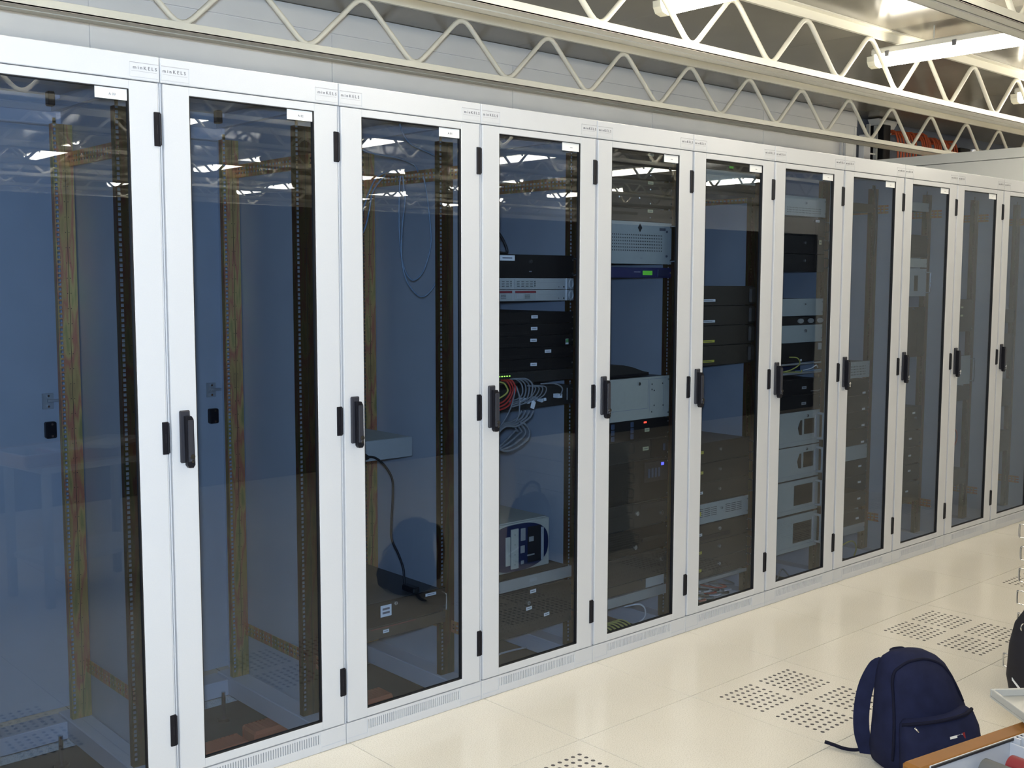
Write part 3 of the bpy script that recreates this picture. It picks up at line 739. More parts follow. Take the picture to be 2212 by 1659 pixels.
# ---- fifth cabinet
zt = 2.110
for k, w in enumerate(('uppermost', 'second', 'third', 'fourth', 'lowest')):
    zt -= .0590
    t = unit(4, zt, .0545, 'brown_paint', 'dark brown unit, %s of the five at the top of the fifth cabinet' % w, group='five brown units')
    if k != 3: sticker(t, .398, .046, .034, .013, SF, m='label_cream')
    MB().cyl((.394 - .3, -.004, .018), (.394 - .3, -.008, .018), .0035, 'screw_steel', n=8).obj('knob', t)
    if k == 3:
        for lx in (.20, .325): MB().cyl((lx - .3, -.004, .038), (lx - .3, -.008, .038), .004, 'screw_steel', n=8).obj('knob', t)
t = unit(4, 1.637, 4 * U, 'grey_paint', 'large light grey server with a dark diamond badge and chrome pull handle')
slots(t, .16, .48, .050, .128, 28, 6, m='gasket', w=.4, hh=.38)
MB().prism([(.30 - .3 + .02, .137), (.334 - .3 + .0, .158), (.345 - .3 - .011, .158), (.334 - .3, .1585)], -.005, -.004, 'gasket')
MB().prism([(.034 - .013, .152), (.034, .134), (.034 + .013, .152), (.034, .170)], -.0055, -.004, 'gasket').obj('diamond_badge', t)
panel(t, .46, .50, .143, .155, 'ink', SF, .0006, 0, 'maker_plate'); sticker(t, .345, .025, .014, .004, SF, m='ink_light', lines=0)
pull(t, .532, .012, .166, out=.034)
for zz in (.035, .14): MB().cyl((.507 - .3, -.004, zz), (.507 - .3, -.008, zz), .005, 'ink', n=10).obj('thumb_screw', t)
t = unit(4, 1.579, U, 'navy_paint', 'dark blue slim unit with a green display', 'appliance', 'network_appliance')
panel(t, .355, .415, .012, .030, 'lcd_green', -.0055, .0015, 0, 'display'); panel(t, .30, .34, .024, .026, 'paper', SF, .0006, 0, 'print_line'); panel(t, .45, .52, .006, .036, 'navy_plastic', -.008, .004, .001, 'button_block')
t = unit(4, .974, 4 * U + .004, 'beige_paint', 'beige industrial server with hinged door panels in the middle of the fifth cabinet')
for x0, x1, z0, z1 in ((.40, .402, .05, .172), (.41, .412, .03, .172), (.41, .52, .17, .172), (.16, .40, .045, .047), (.50, .5015, .03, .16), (.36, .40, .17, .1715)):
    panel(t, x0, x1, z0, z1, 'ink_light', SF, .0006, 0, 'groove')
lockring(t, .338, .155, .009, -.004)
for lx, zz in ((.425, .148), (.495, .148), (.425, .125), (.44, .055), (.50, .052), (.425, .028), (.44, .12)): MB().box(lx - .3 - .0025, lx - .3 + .0025, -.0052, -.004, zz - .003, zz + .003, 'gasket').obj('button', t)
t = thing('folded_tray', 'black folded tray lying on top of the beige server', 'tray', (2.70, .09, 1.158))
b = MB(); b.prism([(-.22, .0), (.118, .0), (.132, .014), (.09, .022), (.03, .04), (-.03, .052), (-.12, .056), (-.22, .056)], .0, .26, 'dark_paint'); b.obj('tray_body', t)
MB().box(-.22, .128, -.004, -.0001, .001, .012, 'black_plastic', .002).obj('front_edge', t)
t = unit(4, .886, .086, 'black_paint', 'black server with a red light and bluish vertical stripes, under the beige server')
for lx in (.18, .30):
    for q in range(3): MB().box(lx - .312, lx - .292, -.008, -.0041, .008 + q * .026, .030 + q * .026, 'stripe_blue', .002).obj('drive_latch', t)
panel(t, .375, .392, .070, .077, 'led_red', -.0055, .0015, 0, 'indicator_light'); sticker(t, .396, .040, .030, .016, SF, m='label_cream')
t = unit(4, .797, .088, 'dark_paint', 'dark brown server with a cream label, second below the beige server')
panel(t, .42, .53, .004, .084, 'black_paint', -.009, .005, .001, 'bezel'); sticker(t, .389, .048, .038, .016, SF, m='label_cream'); panel(t, .498, .512, .03, .06, 'stripe_blue', -.012, .003, .001, 'latch')
t = unit(4, .615, .180, 'black_paint', 'tall black perforated server with a blue light')
slots(t, .14, .36, .012, .165, 18, 14, m='dark_paint', w=.35, hh=.35)
panel(t, .38, .53, .08, .17, 'gasket', -.010, .005, .002, 'drive_cage'); panel(t, .487, .503, .148, .160, 'led_blue', -.012, .002, 0, 'indicator_light')
for q in range(4): panel(t, .40 + q * .022, .412 + q * .022, .10, .14, 'stripe_blue', -.013, .003, .001, 'drive_latch')
t = unit(4, .505, .105, 'dark_paint', 'dark grey server with two bright round knobs near the bottom of the fifth cabinet')
lockring(t, .337, .062, .012, -.004); lockring(t, .50, .045, .012, -.004); panel(t, .36, .53, .075, .098, 'gasket', -.007, .003, .001, 'drive_slot')
t = unit(4, .392, .110, 'black_paint', 'black server with fine ribs and one bright knob near the bottom of the fifth cabinet')
slots(t, .14, .36, .01, .10, 1, 9, m='dark_paint', w=1, hh=.3); lockring(t, .327, .028, .012, -.004); panel(t, .37, .53, .045, .06, 'dark_paint', -.010, .006, .001, 'drive_slot')
t = unit(4, .272, .112, 'dark_paint', 'dark perforated unit with one bright knob, above the white label plate of the fifth cabinet')
slots(t, .14, .52, .012, .09, 26, 5, m='gasket', w=.4, hh=.4, stag=True); lockring(t, .505, .068, .012, -.004)
t = unit(4, .226, .045, 'brown_paint', 'brown slim unit with a large white label plate at the bottom of the fifth cabinet')
panel(t, .40, .52, .002, .043, 'silver_paint', -.0075, .003, .0005, 'label_plate'); MB().cyl((.37 - .3, -.004, .04), (.37 - .3, -.008, .04), .004, 'screw_steel', n=8).obj('knob', t)
t = thing('rack_shelf', 'steel shelf lip above the yellow leads at the bottom of the fifth cabinet', 'shelf', (2.7, .07, .178))
MB().box(-.224, .224, 0, .5, .038, .0415, 'shelf_steel').obj('tray', t); MB().box(-.2413, .2413, -.004, -.0002, 0, .042, 'shelf_steel', .001).obj('front_lip', t)
for i in range(16):
    x = 2.50 + .0125 * i; dz = .006 * (i % 2)
    tag(MB().tube(smooth_path([(x - .012, .24, .012 + dz), (x - .004, .15, .072 + dz), (x + .01, .115, .088 + dz), (x + .035, .092, .074 + dz), (x + .06, .088, .045 + dz)], 5), .0028, 'cable_yellow', 5).obj('network_lead'), 'yellow-green network lead in the bundle at the bottom of the fifth cabinet', 'cable', 'yellow lead bundle')
tag(MB().tube(smooth_path([(2.70, .10, .155), (2.75, .06, .165), (2.785, .055, .14), (2.79, .06, .10), (2.77, .08, .07)], 6), .004, 'cable_white', 6).obj('network_lead'), 'pale lead arching over the yellow bundle in the fifth cabinet', 'cable')
tag(MB().tube(smooth_path([(2.84, .10, .05), (2.88, .07, .075), (2.92, .08, .06)], 6), .005, 'cable_red', 6).obj('network_lead'), 'short red lead beside the yellow bundle in the fifth cabinet', 'cable')

# ---- sixth cabinet
t = unit(5, 2.010, .0545, 'beige_paint', 'tan slim unit at the very top of the sixth cabinet'); lockring(t, .36, .018, .008, -.004)
t = unit(5, 2.066, .044, 'brown_paint', 'brown slim unit half hidden by the door frame at the top of the sixth cabinet'); panel(t, .34, .37, .012, .022, 'lcd_green', SF, .0006, 0, 'display')
t = unit(5, 1.955, .052, 'dark_paint', 'dark unit just below the tan one in the sixth cabinet')
z = 1.546
for k, (w, m) in enumerate((('uppermost, with a white strip', 'paper'), ('second, with a white strip', 'paper'), ('third, with a yellow strip', 'tape_yellow'), ('lowest, with a yellow strip', 'tape_yellow'))):
    z -= .0908
    t = unit(5, z, .0895, 'brown_paint', 'dark brown unit of the four in the sixth cabinet, ' + w, group='four brown strip-labelled units')
    sticker(t, .20, .020 if k else .024, .11, .011, SF, m=m)
    b = MB(); b.box(.200, .246, -.022, -.0041, .006, .084, 'brown_paint', .009); b.obj('rounded_grip', t)
t = thing('monitor', 'dark curved screen back standing in the sixth cabinet beside the door handle', 'monitor', (3.3, .16, .835))
b = MB(); b.prism([(-.22, .0), (-.05, .0), (-.035, .02), (-.045, .16), (-.07, .24), (-.11, .31), (-.22, .33)], 0, .03, 'brown_paint'); b.obj('bezel', t)
b = MB(); b.box(-.22, -.005, .03, .30, -.0005, .34, 'beige_paint', .02); b.obj('housing', t)
zz = .830
for k, (w, m) in enumerate((('upper', 'tape_yellow'), ('middle', 'tape_yellow'), ('lower', 'paper'))):
    zz -= .0935
    t = unit(5, zz, .0925, 'dark_paint', 'dark server with chrome lock, %s of three below the screen in the sixth cabinet' % w, group='three locked dark servers')
    lockring(t, .312, .055, .009, -.004); sticker(t, .165, .05, .05, .013, SF, m=m); pull(t, .528, .02, .075, r=.003)
t = unit(5, .452, .094, 'grey_paint', 'light grey server with slots between the dark ones low in the sixth cabinet')
slots(t, .15, .30, .03, .075, 3, 5, w=.85, hh=.25); slots(t, .36, .49, .03, .075, 3, 5, w=.85, hh=.25); lockring(t, .33, .06, .007, -.004); sticker(t, .16, .05, .04, .02, SF, m='tape_yellow', lines=0)
zz = .448
for k, w in enumerate(('upper', 'middle', 'lower')):
    zz -= .084
    t = unit(5, zz, .083, 'brown_paint', 'brown server with round lock, %s of three near the bottom of the sixth cabinet' % w, group='three low brown servers')
    lockring(t, .318, .052, .010, -.004); sticker(t, .165, .04, .05, .013, SF, m='tape_yellow' if k else 'paper'); pull(t, .528, .015, .07, r=.003)
    if k == 0: panel(t, .16, .40, .012, .032, 'gasket', -.006, .002, .0005, 'drive_slot')
    if k == 2: slots(t, .16, .50, .006, .036, 24, 3, w=.4, hh=.4, stag=True)
t = thing('rack_shelf', 'thin steel shelf above the tangle at the bottom of the sixth cabinet', 'shelf', (3.3, .07, .172))
MB().box(-.224, .224, 0, .5, .012, .0155, 'shelf_steel').obj('tray', t); MB().box(-.2413, .2413, -.004, -.0002, 0, .017, 'shelf_steel', .001).obj('front_lip', t)
for i in range(18):
    x = 3.14 + .0195 * i; z = .072 + .017 * (i % 3) + .004 * math.sin(i * 2.7); m = ['cable_white', 'cable_grey', 'cable_red', 'cable_black'][i % 4]; w = ['white', 'grey', 'red', 'black'][i % 4]
    tag(MB().tube(smooth_path([(x - .045, .21, z), (x - .02, .13, z + .006 * math.sin(i * 3.1)), (x, .10, z + .004), (x + .035, .12, z - .002), (x + .055, .19, z - .004)], 5), .0048, m, 6).obj('network_lead'), '%s lead in the tangle at the bottom of the sixth cabinet' % w, 'cable', '%s leads of the bottom tangle' % w)

# ---- seventh cabinet
t = unit(6, 1.886, .0965, 'grey_paint', 'grey server with a dark lock, topmost in the seventh cabinet'); lockring(t, .36, .065, .007, -.004); slots(t, .2, .5, .012, .045, 24, 3, m='dark_paint', w=.4, hh=.3)
z = 1.882
for k, (w, h) in enumerate((('upper, with a white label', .09), ('middle, with a square label', .09), ('lower, without any label', .089))):
    z -= h
    t = unit(6, z, h - .001, 'black_paint', 'black server of the three high in the seventh cabinet, ' + w, group='three black servers of the seventh cabinet')
    if k == 0: sticker(t, .47, .075, .035, .012, SF); lockring(t, .43, .074, .007, -.004)
    if k == 1: sticker(t, .50, .06, .022, .022, SF, m='label_cream'); lockring(t, .36, .055, .008, -.004)
    if k == 2: lockring(t, .36, .055, .008, -.004)
    panel(t, .455, .457, .004, .085, 'gasket', SF, .0006, 0, 'groove'); pull(t, .53, .02, .07, r=.003)
t = unit(6, 1.395, .086, 'grey_paint', 'plain grey server below the gap in the seventh cabinet'); lockring(t, .375, .058, .006, -.004)
t = unit(6, 1.352, .040, 'black_paint', 'black slim unit with three oval covers in the seventh cabinet')
for lx in (.34, .43, .515):
    b = MB(); b.cyl((0, -.004, 0), (0, -.010, 0), .016, 'shelf_steel', n=14); o = b.obj('oval_cover', t, (lx - .3, 0, .018)); o.scale = (1.5, 1, .75)
t = unit(6, 1.262, .088, 'grey_paint', 'grey server with one bright chrome lock in the seventh cabinet'); lockring(t, .385, .058, .010, -.004)
t = unit(6, 1.166, .094, 'black_paint', 'black server with a white flap label above the lead shelf of the seventh cabinet'); panel(t, .50, .53, .055, .09, 'silver_paint', -.010, .004, .001, 'flap_label'); sticker(t, .355, .008, .014, .01, SF, lines=0)
t = thing('rack_shelf', 'grey shelf full of thin yellow and white leads in the seventh cabinet', 'shelf', (3.9, .07, 1.104))
MB().box(-.224, .224, 0, .4, 0, .003, 'shelf_steel').obj('tray', t); MB().box(-.2413, .2413, -.004, -.0002, 0, .012, 'shelf_steel', .001).obj('front_lip', t)
MB().box(-.2413, .2413, -.004, -.0002, .048, .056, 'shelf_steel', .001).obj('upper_lip', t); MB().box(-.15, .15, .06, .2, .003, .035, 'navy_plastic', .002).obj('switch_case', t)
for i, (pts, m, w) in enumerate(([[(3.78, .055, 1.124), (3.85, .05, 1.132), (3.89, .03, 1.16), (3.87, .03, 1.19), (3.83, .05, 1.195)], 'cable_yellow', 'yellow lead rising in a bow from'], [[(3.82, .12, 1.115), (3.88, .045, 1.12), (3.92, .04, 1.117), (3.94, .05, 1.125)], 'cable_yellow', 'yellow lead lying on'], [[(3.96, .055, 1.124), (4.02, .05, 1.130), (4.06, .045, 1.145), (4.10, .06, 1.13)], 'cable_white', 'white lead humped over'], [[(4.00, .14, 1.112), (4.05, .05, 1.12), (4.10, .045, 1.122), (4.12, .05, 1.116)], 'cable_blue', 'pale blue lead at the right of'])):
    tag(MB().tube(smooth_path(pts, 6), .003, m, 6).obj('network_lead'), w + ' the lead shelf of the seventh cabinet', 'cable')
for k, (z, w) in enumerate(((.999, 'upper'), (.919, 'lower'))):
    t = unit(6, z, .079, 'black_paint', 'black server with an oval silver badge, %s of the two above the grey chassis' % w, group='two badged black servers')
    sticker(t, .39, .035, .04, .014, SF, m='silver_paint', lines=1)
    if k == 0: panel(t, .45, .53, .012, .016, 'shelf_steel', SF, .0006, 0, 'print_line')
for k, (z, h, w) in enumerate(((.742, .175, 'first from the top, with an arrow-shaped vent'), (.572, .168, 'second from top, with arrow vent and bright lock'), (.398, .170, 'third from the top, with one wide black window'), (.205, .186, 'lowest, with a perforated brown window'))):
    t = unit(6, z, h - .002, 'grey_paint', 'grey industrial chassis in the seventh cabinet, ' + w, group='grey industrial chassis')
    if k < 2:
        panel(t, .40, .487, .055, .132, 'black_paint', -.0056, .0018, 0, 'dark_window')
        MB().prism([(.045, .09), (.058, .055), (.08, .052), (.08, .128), (.066, .128)], -.0056, -.004, 'black_paint').obj('arrow_vent', t)
        lockring(t, .425, .148, .008, -.004)
    else:
        panel(t, .325, .487, .04, .142, 'black_paint' if k == 2 else 'brown_paint', -.0056, .0018, 0, 'dark_window')
        if k == 3: slots(t, .33, .483, .045, .137, 16, 10, m='dark_paint', w=.6, hh=.5, y=-.0062, stag=True)
    panel(t, .12, .53, .022, .0235, 'ink_light', SF, .0006, 0, 'groove')
    b = MB(); b.tube(smooth_path([(.522 - .3, 0, .022), (.522 - .3, -.03, .024), (.522 - .3, -.036, .034), (.522 - .3, -.036, h - .034), (.522 - .3, -.03, h - .024), (.522 - .3, 0, h - .022)], 4), .0065, 'silver_paint', 8); b.obj('handle', t)
    b = MB(); b.box(.195, .212, -.008, -.0041, .03, h - .03, 'panel_paint', .002); b.obj('handle_plate', t)

# ---- eighth to eleventh cabinets (rails set deeper)
def simple(c, rows):
    for z, h, m, lb, ex in rows:
        t = unit(c, z, h, m, lb)
        for e in ex:
            if e[0] == 's': sticker(t, e[1], e[2], .032, .011, SF, m=e[3] if len(e) > 3 else 'paper', lines=0)
            if e[0] == 'k': lockring(t, e[1], e[2], .009, -.004)
            if e[0] == 'v': slots(t, .16, .50, .012, h - .02, 22, max(2, int(h / .02)), m='dark_paint', w=.4, hh=.4)
            if e[0] == 'h': pull(t, .53, .02, h - .02)
            if e[0] == 'w': panel(t, e[1], e[2], e[3], e[4], 'black_paint', -.0056, .0018, 0, 'dark_window')
simple(7, [(1.94, .046, 'brown_paint', 'dark slim bar unit alone at the top of the eighth cabinet', [('v',)]),
           (1.042, .090, 'grey_paint', 'grey slotted server beside the door handle of the eighth cabinet', [('v',)]),
           (.945, .089, 'black_paint', 'black server, first of the four in the eighth cabinet, right under the grey one', [('s', .49, .012)]),
           (.855, .089, 'black_paint', 'black server, second of the four in the eighth cabinet', [('s', .49, .012)]),
           (.765, .089, 'black_paint', 'black server, third of the four in the eighth cabinet', [('s', .49, .012)]),
           (.672, .089, 'black_paint', 'black server, lowest of the four in the eighth cabinet', [('s', .49, .012)]),
           (.590, .080, 'grey_paint', 'plain grey server between black ones low in the eighth cabinet', []),
           (.500, .089, 'black_paint', 'black server under the plain grey one in the eighth cabinet', [('s', .47, .05)]),
           (.410, .089, 'black_paint', 'black server with a pale label, second under the plain grey one in the eighth cabinet', [('s', .47, .05)]),
           (.318, .089, 'brown_paint', 'brown server near the bottom of the eighth cabinet', [('s', .47, .05)]),
           (.228, .070, 'dark_paint', 'dark server above the pale bottom unit of the eighth cabinet', [('s', .46, .03)]),
           (.176, .050, 'silver_paint', 'pale unit at the bottom of the eighth cabinet', [])])
simple(8, [(1.97, .05, 'grey_paint', 'grey slim unit at the top of the ninth cabinet', []),
           (1.705, .13, 'black_paint', 'black unit above the pale chassis in the ninth cabinet', [('v',)]),
           (1.648, .052, 'beige_paint', 'tan slim unit on the pale chassis of the ninth cabinet', []),
           (1.482, .16, 'silver_paint', 'pale chassis with a wedge-shaped window in the ninth cabinet', [('h',), ('w', .40, .44, .03, .12)]),
           (1.13, .29, 'black_paint', 'tall black unit with a vertical slot beside the ninth door handle', [('w', .45, .48, .02, .2), ('k', .40, .28)]),
           (.70, .14, 'dark_paint', 'dark unit with bright screws below the handle of the ninth cabinet', [('s', .45, .10), ('k', .36, .07), ('k', .47, .07)]),
           (.60, .095, 'black_paint', 'black unit with a small label, middle of the ninth cabinet stack', [('s', .42, .05)]),
           (.50, .095, 'black_paint', 'black unit with a small label, lower in the ninth cabinet stack', [('s', .42, .05)]),
           (.40, .095, 'black_paint', 'black unit with a pale strip, lowest black one in the ninth cabinet', [('s', .42, .06)]),
           (.27, .12, 'brown_paint', 'brown unit at the foot of the ninth cabinet stack', [('s', .40, .07)])])
simple(9, [(1.26, .20, 'brown_paint', 'brown server high in the tenth cabinet', [('s', .40, .1, 'label_cream'), ('s', .40, .15, 'label_cream')]),
           (.93, .18, 'grey_paint', 'grey server with a handle in the tenth cabinet', [('h',), ('s', .33, .1)]),
           (.83, .09, 'brown_paint', 'brown server under the grey one in the tenth cabinet', []),
           (.30, .10, 'brown_paint', 'brown server near the bottom of the tenth cabinet', [])])
simple(10, [(1.30, .09, 'brown_paint', 'brown server high in the rightmost cabinet', [('s', .35, .05)]),
            (1.05, .18, 'brown_paint', 'tall brown server in the middle of the rightmost cabinet', [('s', .33, .1), ('s', .33, .04)]),
            (.75, .18, 'dark_paint', 'dark server low in the rightmost cabinet', [('s', .33, .1)]),
            (.45, .14, 'brown_paint', 'brown server near the bottom of the rightmost cabinet', [])])
tag(MB().tube(smooth_path([(5.62 + .10 * math.cos(a), .10, .62 + .07 * math.sin(a)) for a in [q * PI / 8 for q in range(-6, 12)]], 3), .004, 'cable_orange', 6).obj('coiled_lead'), 'brownish lead coiled low in the tenth cabinet', 'cable')
tag(MB().tube(smooth_path([(4.45, .2, .03), (4.52, .15, .12), (4.60, .13, .14), (4.66, .14, .09), (4.67, .16, .03)], 6), .004, 'cable_yellow', 6).obj('network_lead'), 'yellow lead bowed over the floor of the eighth cabinet', 'cable')
tag(MB().tube(smooth_path([(3.72, .2, .03), (3.80, .14, .10), (3.86, .12, .05), (3.93, .13, .10), (4.02, .14, .04)], 6), .004, 'cable_grey', 6).obj('network_lead'), 'grey lead snaking over the floor of the seventh cabinet', 'cable')
tag(MB().tube(smooth_path([(4.66, .10, 2.08), (4.69, .10, 1.96), (4.70, .105, 1.85), (4.695, .11, 1.70)], 6), .006, 'cable_black', 6).obj('network_lead'), 'dark lead hanging at the upper right of the eighth cabinet', 'cable')

# ---- orange conduit in the floor cut-out below the cabinets
for i, (x0, x1, y, lb) in enumerate(((.22, .52, .33, 'orange conduit under the floor of the leftmost cabinet'), (.70, 1.0, .31, 'orange conduit under the floor at the left of the second cabinet'), (1.04, 1.19, .36, 'orange conduit under the floor at the right of the second cabinet'), (1.28, 1.62, .34, 'orange conduit under the floor of the third cabinet'))):
    b = MB(); n = int((x1 - x0) / .008); pts = []
    b.box(x0, x1, y - .03, y + .07, -.079, -.02, 'conduit_orange', .012)
    for q in range(n // 2):
        b.box(x0 + .006 + q * .016, x0 + .013 + q * .016, y - .032, y + .072, -.078, -.018, 'conduit_orange', .01)
    tag(b.obj('cable_conduit'), lb, 'conduit', 'orange conduits')

# ------------------------------------------------------------------ pipes and cables beyond the wall's end
xs = [7.79 + .05 * i for i in range(7)] + [8.21 + .035 * i for i in range(5)] + [8.43 + .035 * i for i in range(4)] + [8.66 + .042 * i for i in range(5)]
for i, x in enumerate(xs):
    zt = 2.83 + random.uniform(-.02, .015) - .02 * (i > 11)
    tag(MB().tube(smooth_path([(x + random.uniform(-.004, .004), 1.952, zt + .01), (x, 1.80, zt), (x, 1.72, zt - .04), (x + random.uniform(-.004, .004), 1.70, 2.5), (x, 1.70, 1.2), (x, 1.70, .002)], 4), .0085, 'cable_orange', 6).obj('hanging_cable'), 'orange-red cable hanging in a bundle on the dark wall beyond the cabinets', 'cable', 'orange wall cables')
t = thing('cable_ladder', 'narrow steel ladder on the dark wall left of the orange cables', 'ladder', (7.50, 1.80, 0))
for s_ in (0, .12): MB().box(s_, s_ + .018, 0, .03, 1.6, 2.85, 'silver_paint').obj('rail', t)
for q in range(9): MB().box(.018, .12, .008, .02, 1.7 + .13 * q, 1.712 + .13 * q, 'silver_paint').obj('rung', t)
MB().box(7.66, 7.77, 1.76, 1.94, 1.6, 2.86, 'black_paint', .005).obj('riser_box')
tag(bpy.data.objects['riser_box'], 'black riser box between the steel ladder and the orange cables', 'box')
t = thing('ventilation_duct', 'silver round duct on the dark wall right of the orange cables', 'duct', (9.28, 1.78, 0))
b = MB(); b.cyl((0, 0, 1.6), (0, 0, 2.78), .075, 'duct_silver', n=20); b.obj('pipe', t)
MB().box(-.28, -.09, -.02, .15, 1.6, 2.78, 'black_paint', .005).obj('bracket', t); MB().box(.09, .25, -.02, .15, 1.6, 2.79, 'black_paint', .005).obj('bracket', t)
t = thing('wall_cover', 'pale angled cover above the orange cables', 'cover', (7.70, 1.80, 2.84))
b = MB(); b.prism([(-.06, .07), (.26, .07), (.14, -.05), (.02, -.03)], 0, .10, 'partition_paint'); b.obj('cover', t)
t = thing('vertical_duct', 'white vertical cable duct at the end of the grey wall', 'duct', (7.36, 1.76, 0))
MB().box(.0, .10, .0, .05, 0.002, 2.75, 'cabinet_paint', .003).obj('duct', t); MB().box(.104, .114, .02, .05, .002, 2.7, 'cabinet_paint').obj('lip', t)
t = thing('vertical_duct', 'thin white vertical conduit pair on the grey wall near its end', 'duct', (7.05, 1.78, 0))
for q in (0, .05): MB().cyl((q, .0, .002), (q, .0, 2.72), .012, 'cabinet_paint', n=8).obj('conduit', t)

# ------------------------------------------------------------------ backpack on the floor
def loft(rings, m, n=28, e=2.6):
    """rings: (z, cx, cy, half width, half depth)"""
    b = MB(); vs = []
    for z, cx, cy, w, d in rings:
        for i in range(n):
            a = 2 * PI * i / n; ca, sa = math.cos(a), math.sin(a)
            vs.append((cx + w * math.copysign(abs(ca) ** (2 / e), ca), cy + d * math.copysign(abs(sa) ** (2 / e), sa), z))
    fs = []
    for k in range(len(rings) - 1):
        for i in range(n): fs.append((k * n + i, k * n + (i + 1) % n, (k + 1) * n + (i + 1) % n, (k + 1) * n + i))
    fs += [tuple(range(n - 1, -1, -1)), tuple((len(rings) - 1) * n + i for i in range(n))]
    return b.add(vs, fs, m, True)
def ribbon(path, w, th, m, wdir):
    b = MB(); P = smooth_path(path, 6); vs = []; wd = Vector(wdir).normalized()
    for i, p in enumerate(P):
        d = (P[min(i + 1, len(P) - 1)] - P[max(i - 1, 0)]).normalized(); nrm = d.cross(wd).normalized()
        for a, c in ((-1, -1), (1, -1), (1, 1), (-1, 1)): vs.append(p + wd * a * w / 2 + nrm * c * th / 2)
    fs = [(i * 4 + k, i * 4 + (k + 1) % 4, i * 4 + 4 + (k + 1) % 4, i * 4 + 4 + k) for i in range(len(P) - 1) for k in range(4)]
    fs += [(3, 2, 1, 0), tuple((len(P) - 1) * 4 + k for k in range(4))]
    return b.add(vs, fs, m, False)
bp = thing('backpack', 'navy blue backpack standing on the cream floor tiles', 'backpack', (2.505, -1.36, 0), rz=math.radians(-32))
R = [(.002, .005, .0, .130, .085), (.015, .008, .0, .152, .102), (.06, .012, -.004, .162, .115), (.12, .010, -.004, .156, .112), (.19, .004, 0, .146, .102), (.25, -.004, .008, .134, .092), (.295, -.012, .012, .122, .082), (.33, -.02, .016, .106, .070), (.352, -.026, .02, .086, .056), (.368, -.03, .024, .058, .040), (.376, -.032, .026, .024, .018)]
body = loft(R, 'nylon_navy', 32, 2.5)
def sag(x, y, z): return .007 * math.sin(x * 27 + z * 19) + .006 * math.sin(z * 38 + y * 25 + 1)
for k in range(len(body.v)):
    x, y, z = body.v[k]; s = sag(x, y, z) * min(1, z / .05); body.v[k] = (x + s * .7, y + s, z)
body.obj('body', bp)
pk = loft([(.016, .018, -.100, .112, .03), (.035, .018, -.104, .132, .05), (.09, .018, -.108, .138, .056), (.14, .014, -.102, .134, .050), (.175, .010, -.094, .124, .036), (.188, .008, -.09, .108, .018)], 'nylon_navy', 28, 2.6)
for k in range(len(pk.v)):
    x, y, z = pk.v[k]; s = .006 * math.sin(x * 34 + z * 23); pk.v[k] = (x, y + s, z + .14 * (x + .1) * (z / .19))
pk.obj('front_pocket', bp)
MB().tube(smooth_path([(-.112, -.098, .176), (-.06, -.128, .190), (.01, -.136, .199), (.08, -.128, .208), (.128, -.096, .212)], 6), .006, 'nylon_dark', 6).obj('pocket_zip', bp)
def on_body(z, fx):
    for k in range(len(R) - 1):
        if R[k][0] <= z <= R[k + 1][0]:
            t_ = (z - R[k][0]) / (R[k + 1][0] - R[k][0]); _, cx, cy, w, d = [a_ + (b_ - a_) * t_ for a_, b_ in zip(R[k], R[k + 1])]
            x = cx + w * fx; y = cy - d * (1 - abs(fx) ** 2.5) ** .4; s_ = sag(x, y, z) * min(1, z / .05)
            return (x + s_ * .7, y + s_ - .001, z)
arc = [on_body(z, -.86) for z in (.05, .12, .19, .25, .295)] + [on_body(.325, -.82), on_body(.343, -.66), on_body(.354, -.42), on_body(.357, -.1), on_body(.357, .25), on_body(.350, .55), on_body(.336, .74)] + [on_body(z, .84) for z in (.31, .26, .22)]
MB().tube(smooth_path(arc, 6), .005, 'nylon_dark', 6).obj('main_zip', bp)
MB().tube(smooth_path([(-.05, .070, .345), (-.05, .092, .352), (-.01, .096, .354), (-.005, .074, .348)], 5), .006, 'nylon_dark', 6).obj('carry_loop', bp)
for s in (-1, 1):
    path = [(-.085, .058, .338), (-.112, .066, .318), (-.142, .075, .25), (-.158, .074, .17), (-.160, .065, .09), (-.142, .055, .020)] if s < 0 else [(.075, .075, .325), (.085, .115, .29), (.09, .13, .20), (.10, .12, .11), (.11, .095, .03)]
    ribbon(path, .05, .014, 'nylon_navy', (1, .25 * s, 0) if s > 0 else (.866, -.5, 0)).obj('shoulder_strap', bp)
ribbon([(-.14, .08, .025), (-.165, .10, .014), (-.19, .125, .010), (-.215, .15, .014), (-.24, .165, .02)], .016, .006, 'nylon_dark', (.5, .8, 0)).obj('strap_tail', bp)
b = MB(); b.box(-.022, .022, -.001, 0, -.004, .004, 'cable_white'); b.box(.023, .031, -.001, 0, -.012, .007, 'roll_red'); o = b.obj('brand_patch', bp, (.040, -.1555, .152)); o.rotation_euler = (-.12, -.14, .06)
MB().tube([(-.085, -.125, .176), (-.075, -.130, .166), (-.07, -.128, .158)], .003, 'chrome', 6).obj('zip_puller', bp)

# ------------------------------------------------------------------ stack of spare servers and bag at the right edge
SX, SY = 3.557, -1.257
for k in range(7):
    dy = .047 if k == 0 else .004 * math.sin(k * 2.3); dx = .004 * math.sin(k * 1.9)
    t = thing('spare_server', 'spare server with chrome loops in the floor stack at the right edge, %s' % ['lowest', 'second from bottom', 'third from bottom', 'fourth from bottom', 'third from top', 'second from top', 'topmost'][k], 'server', (SX + dx, SY + dy, .004 + .0892 * k), 'spare servers stacked on the floor')
    MB().box(.022, .46, -.50, -.004, .001, .0875, 'shelf_steel', .001).obj('chassis', t)
    MB().box(.0, .4826, -.004, .0, .001, .0875, 'silver_paint', .001).obj('faceplate', t)
    for x in (.012, .47):
        MB().tube(smooth_path([(x, 0, .018), (x, .036, .019), (x, .042, .026), (x, .042, .064), (x, .036, .071), (x, 0, .072)], 4), .0035, 'chrome', 8).obj('pull_loop', t)
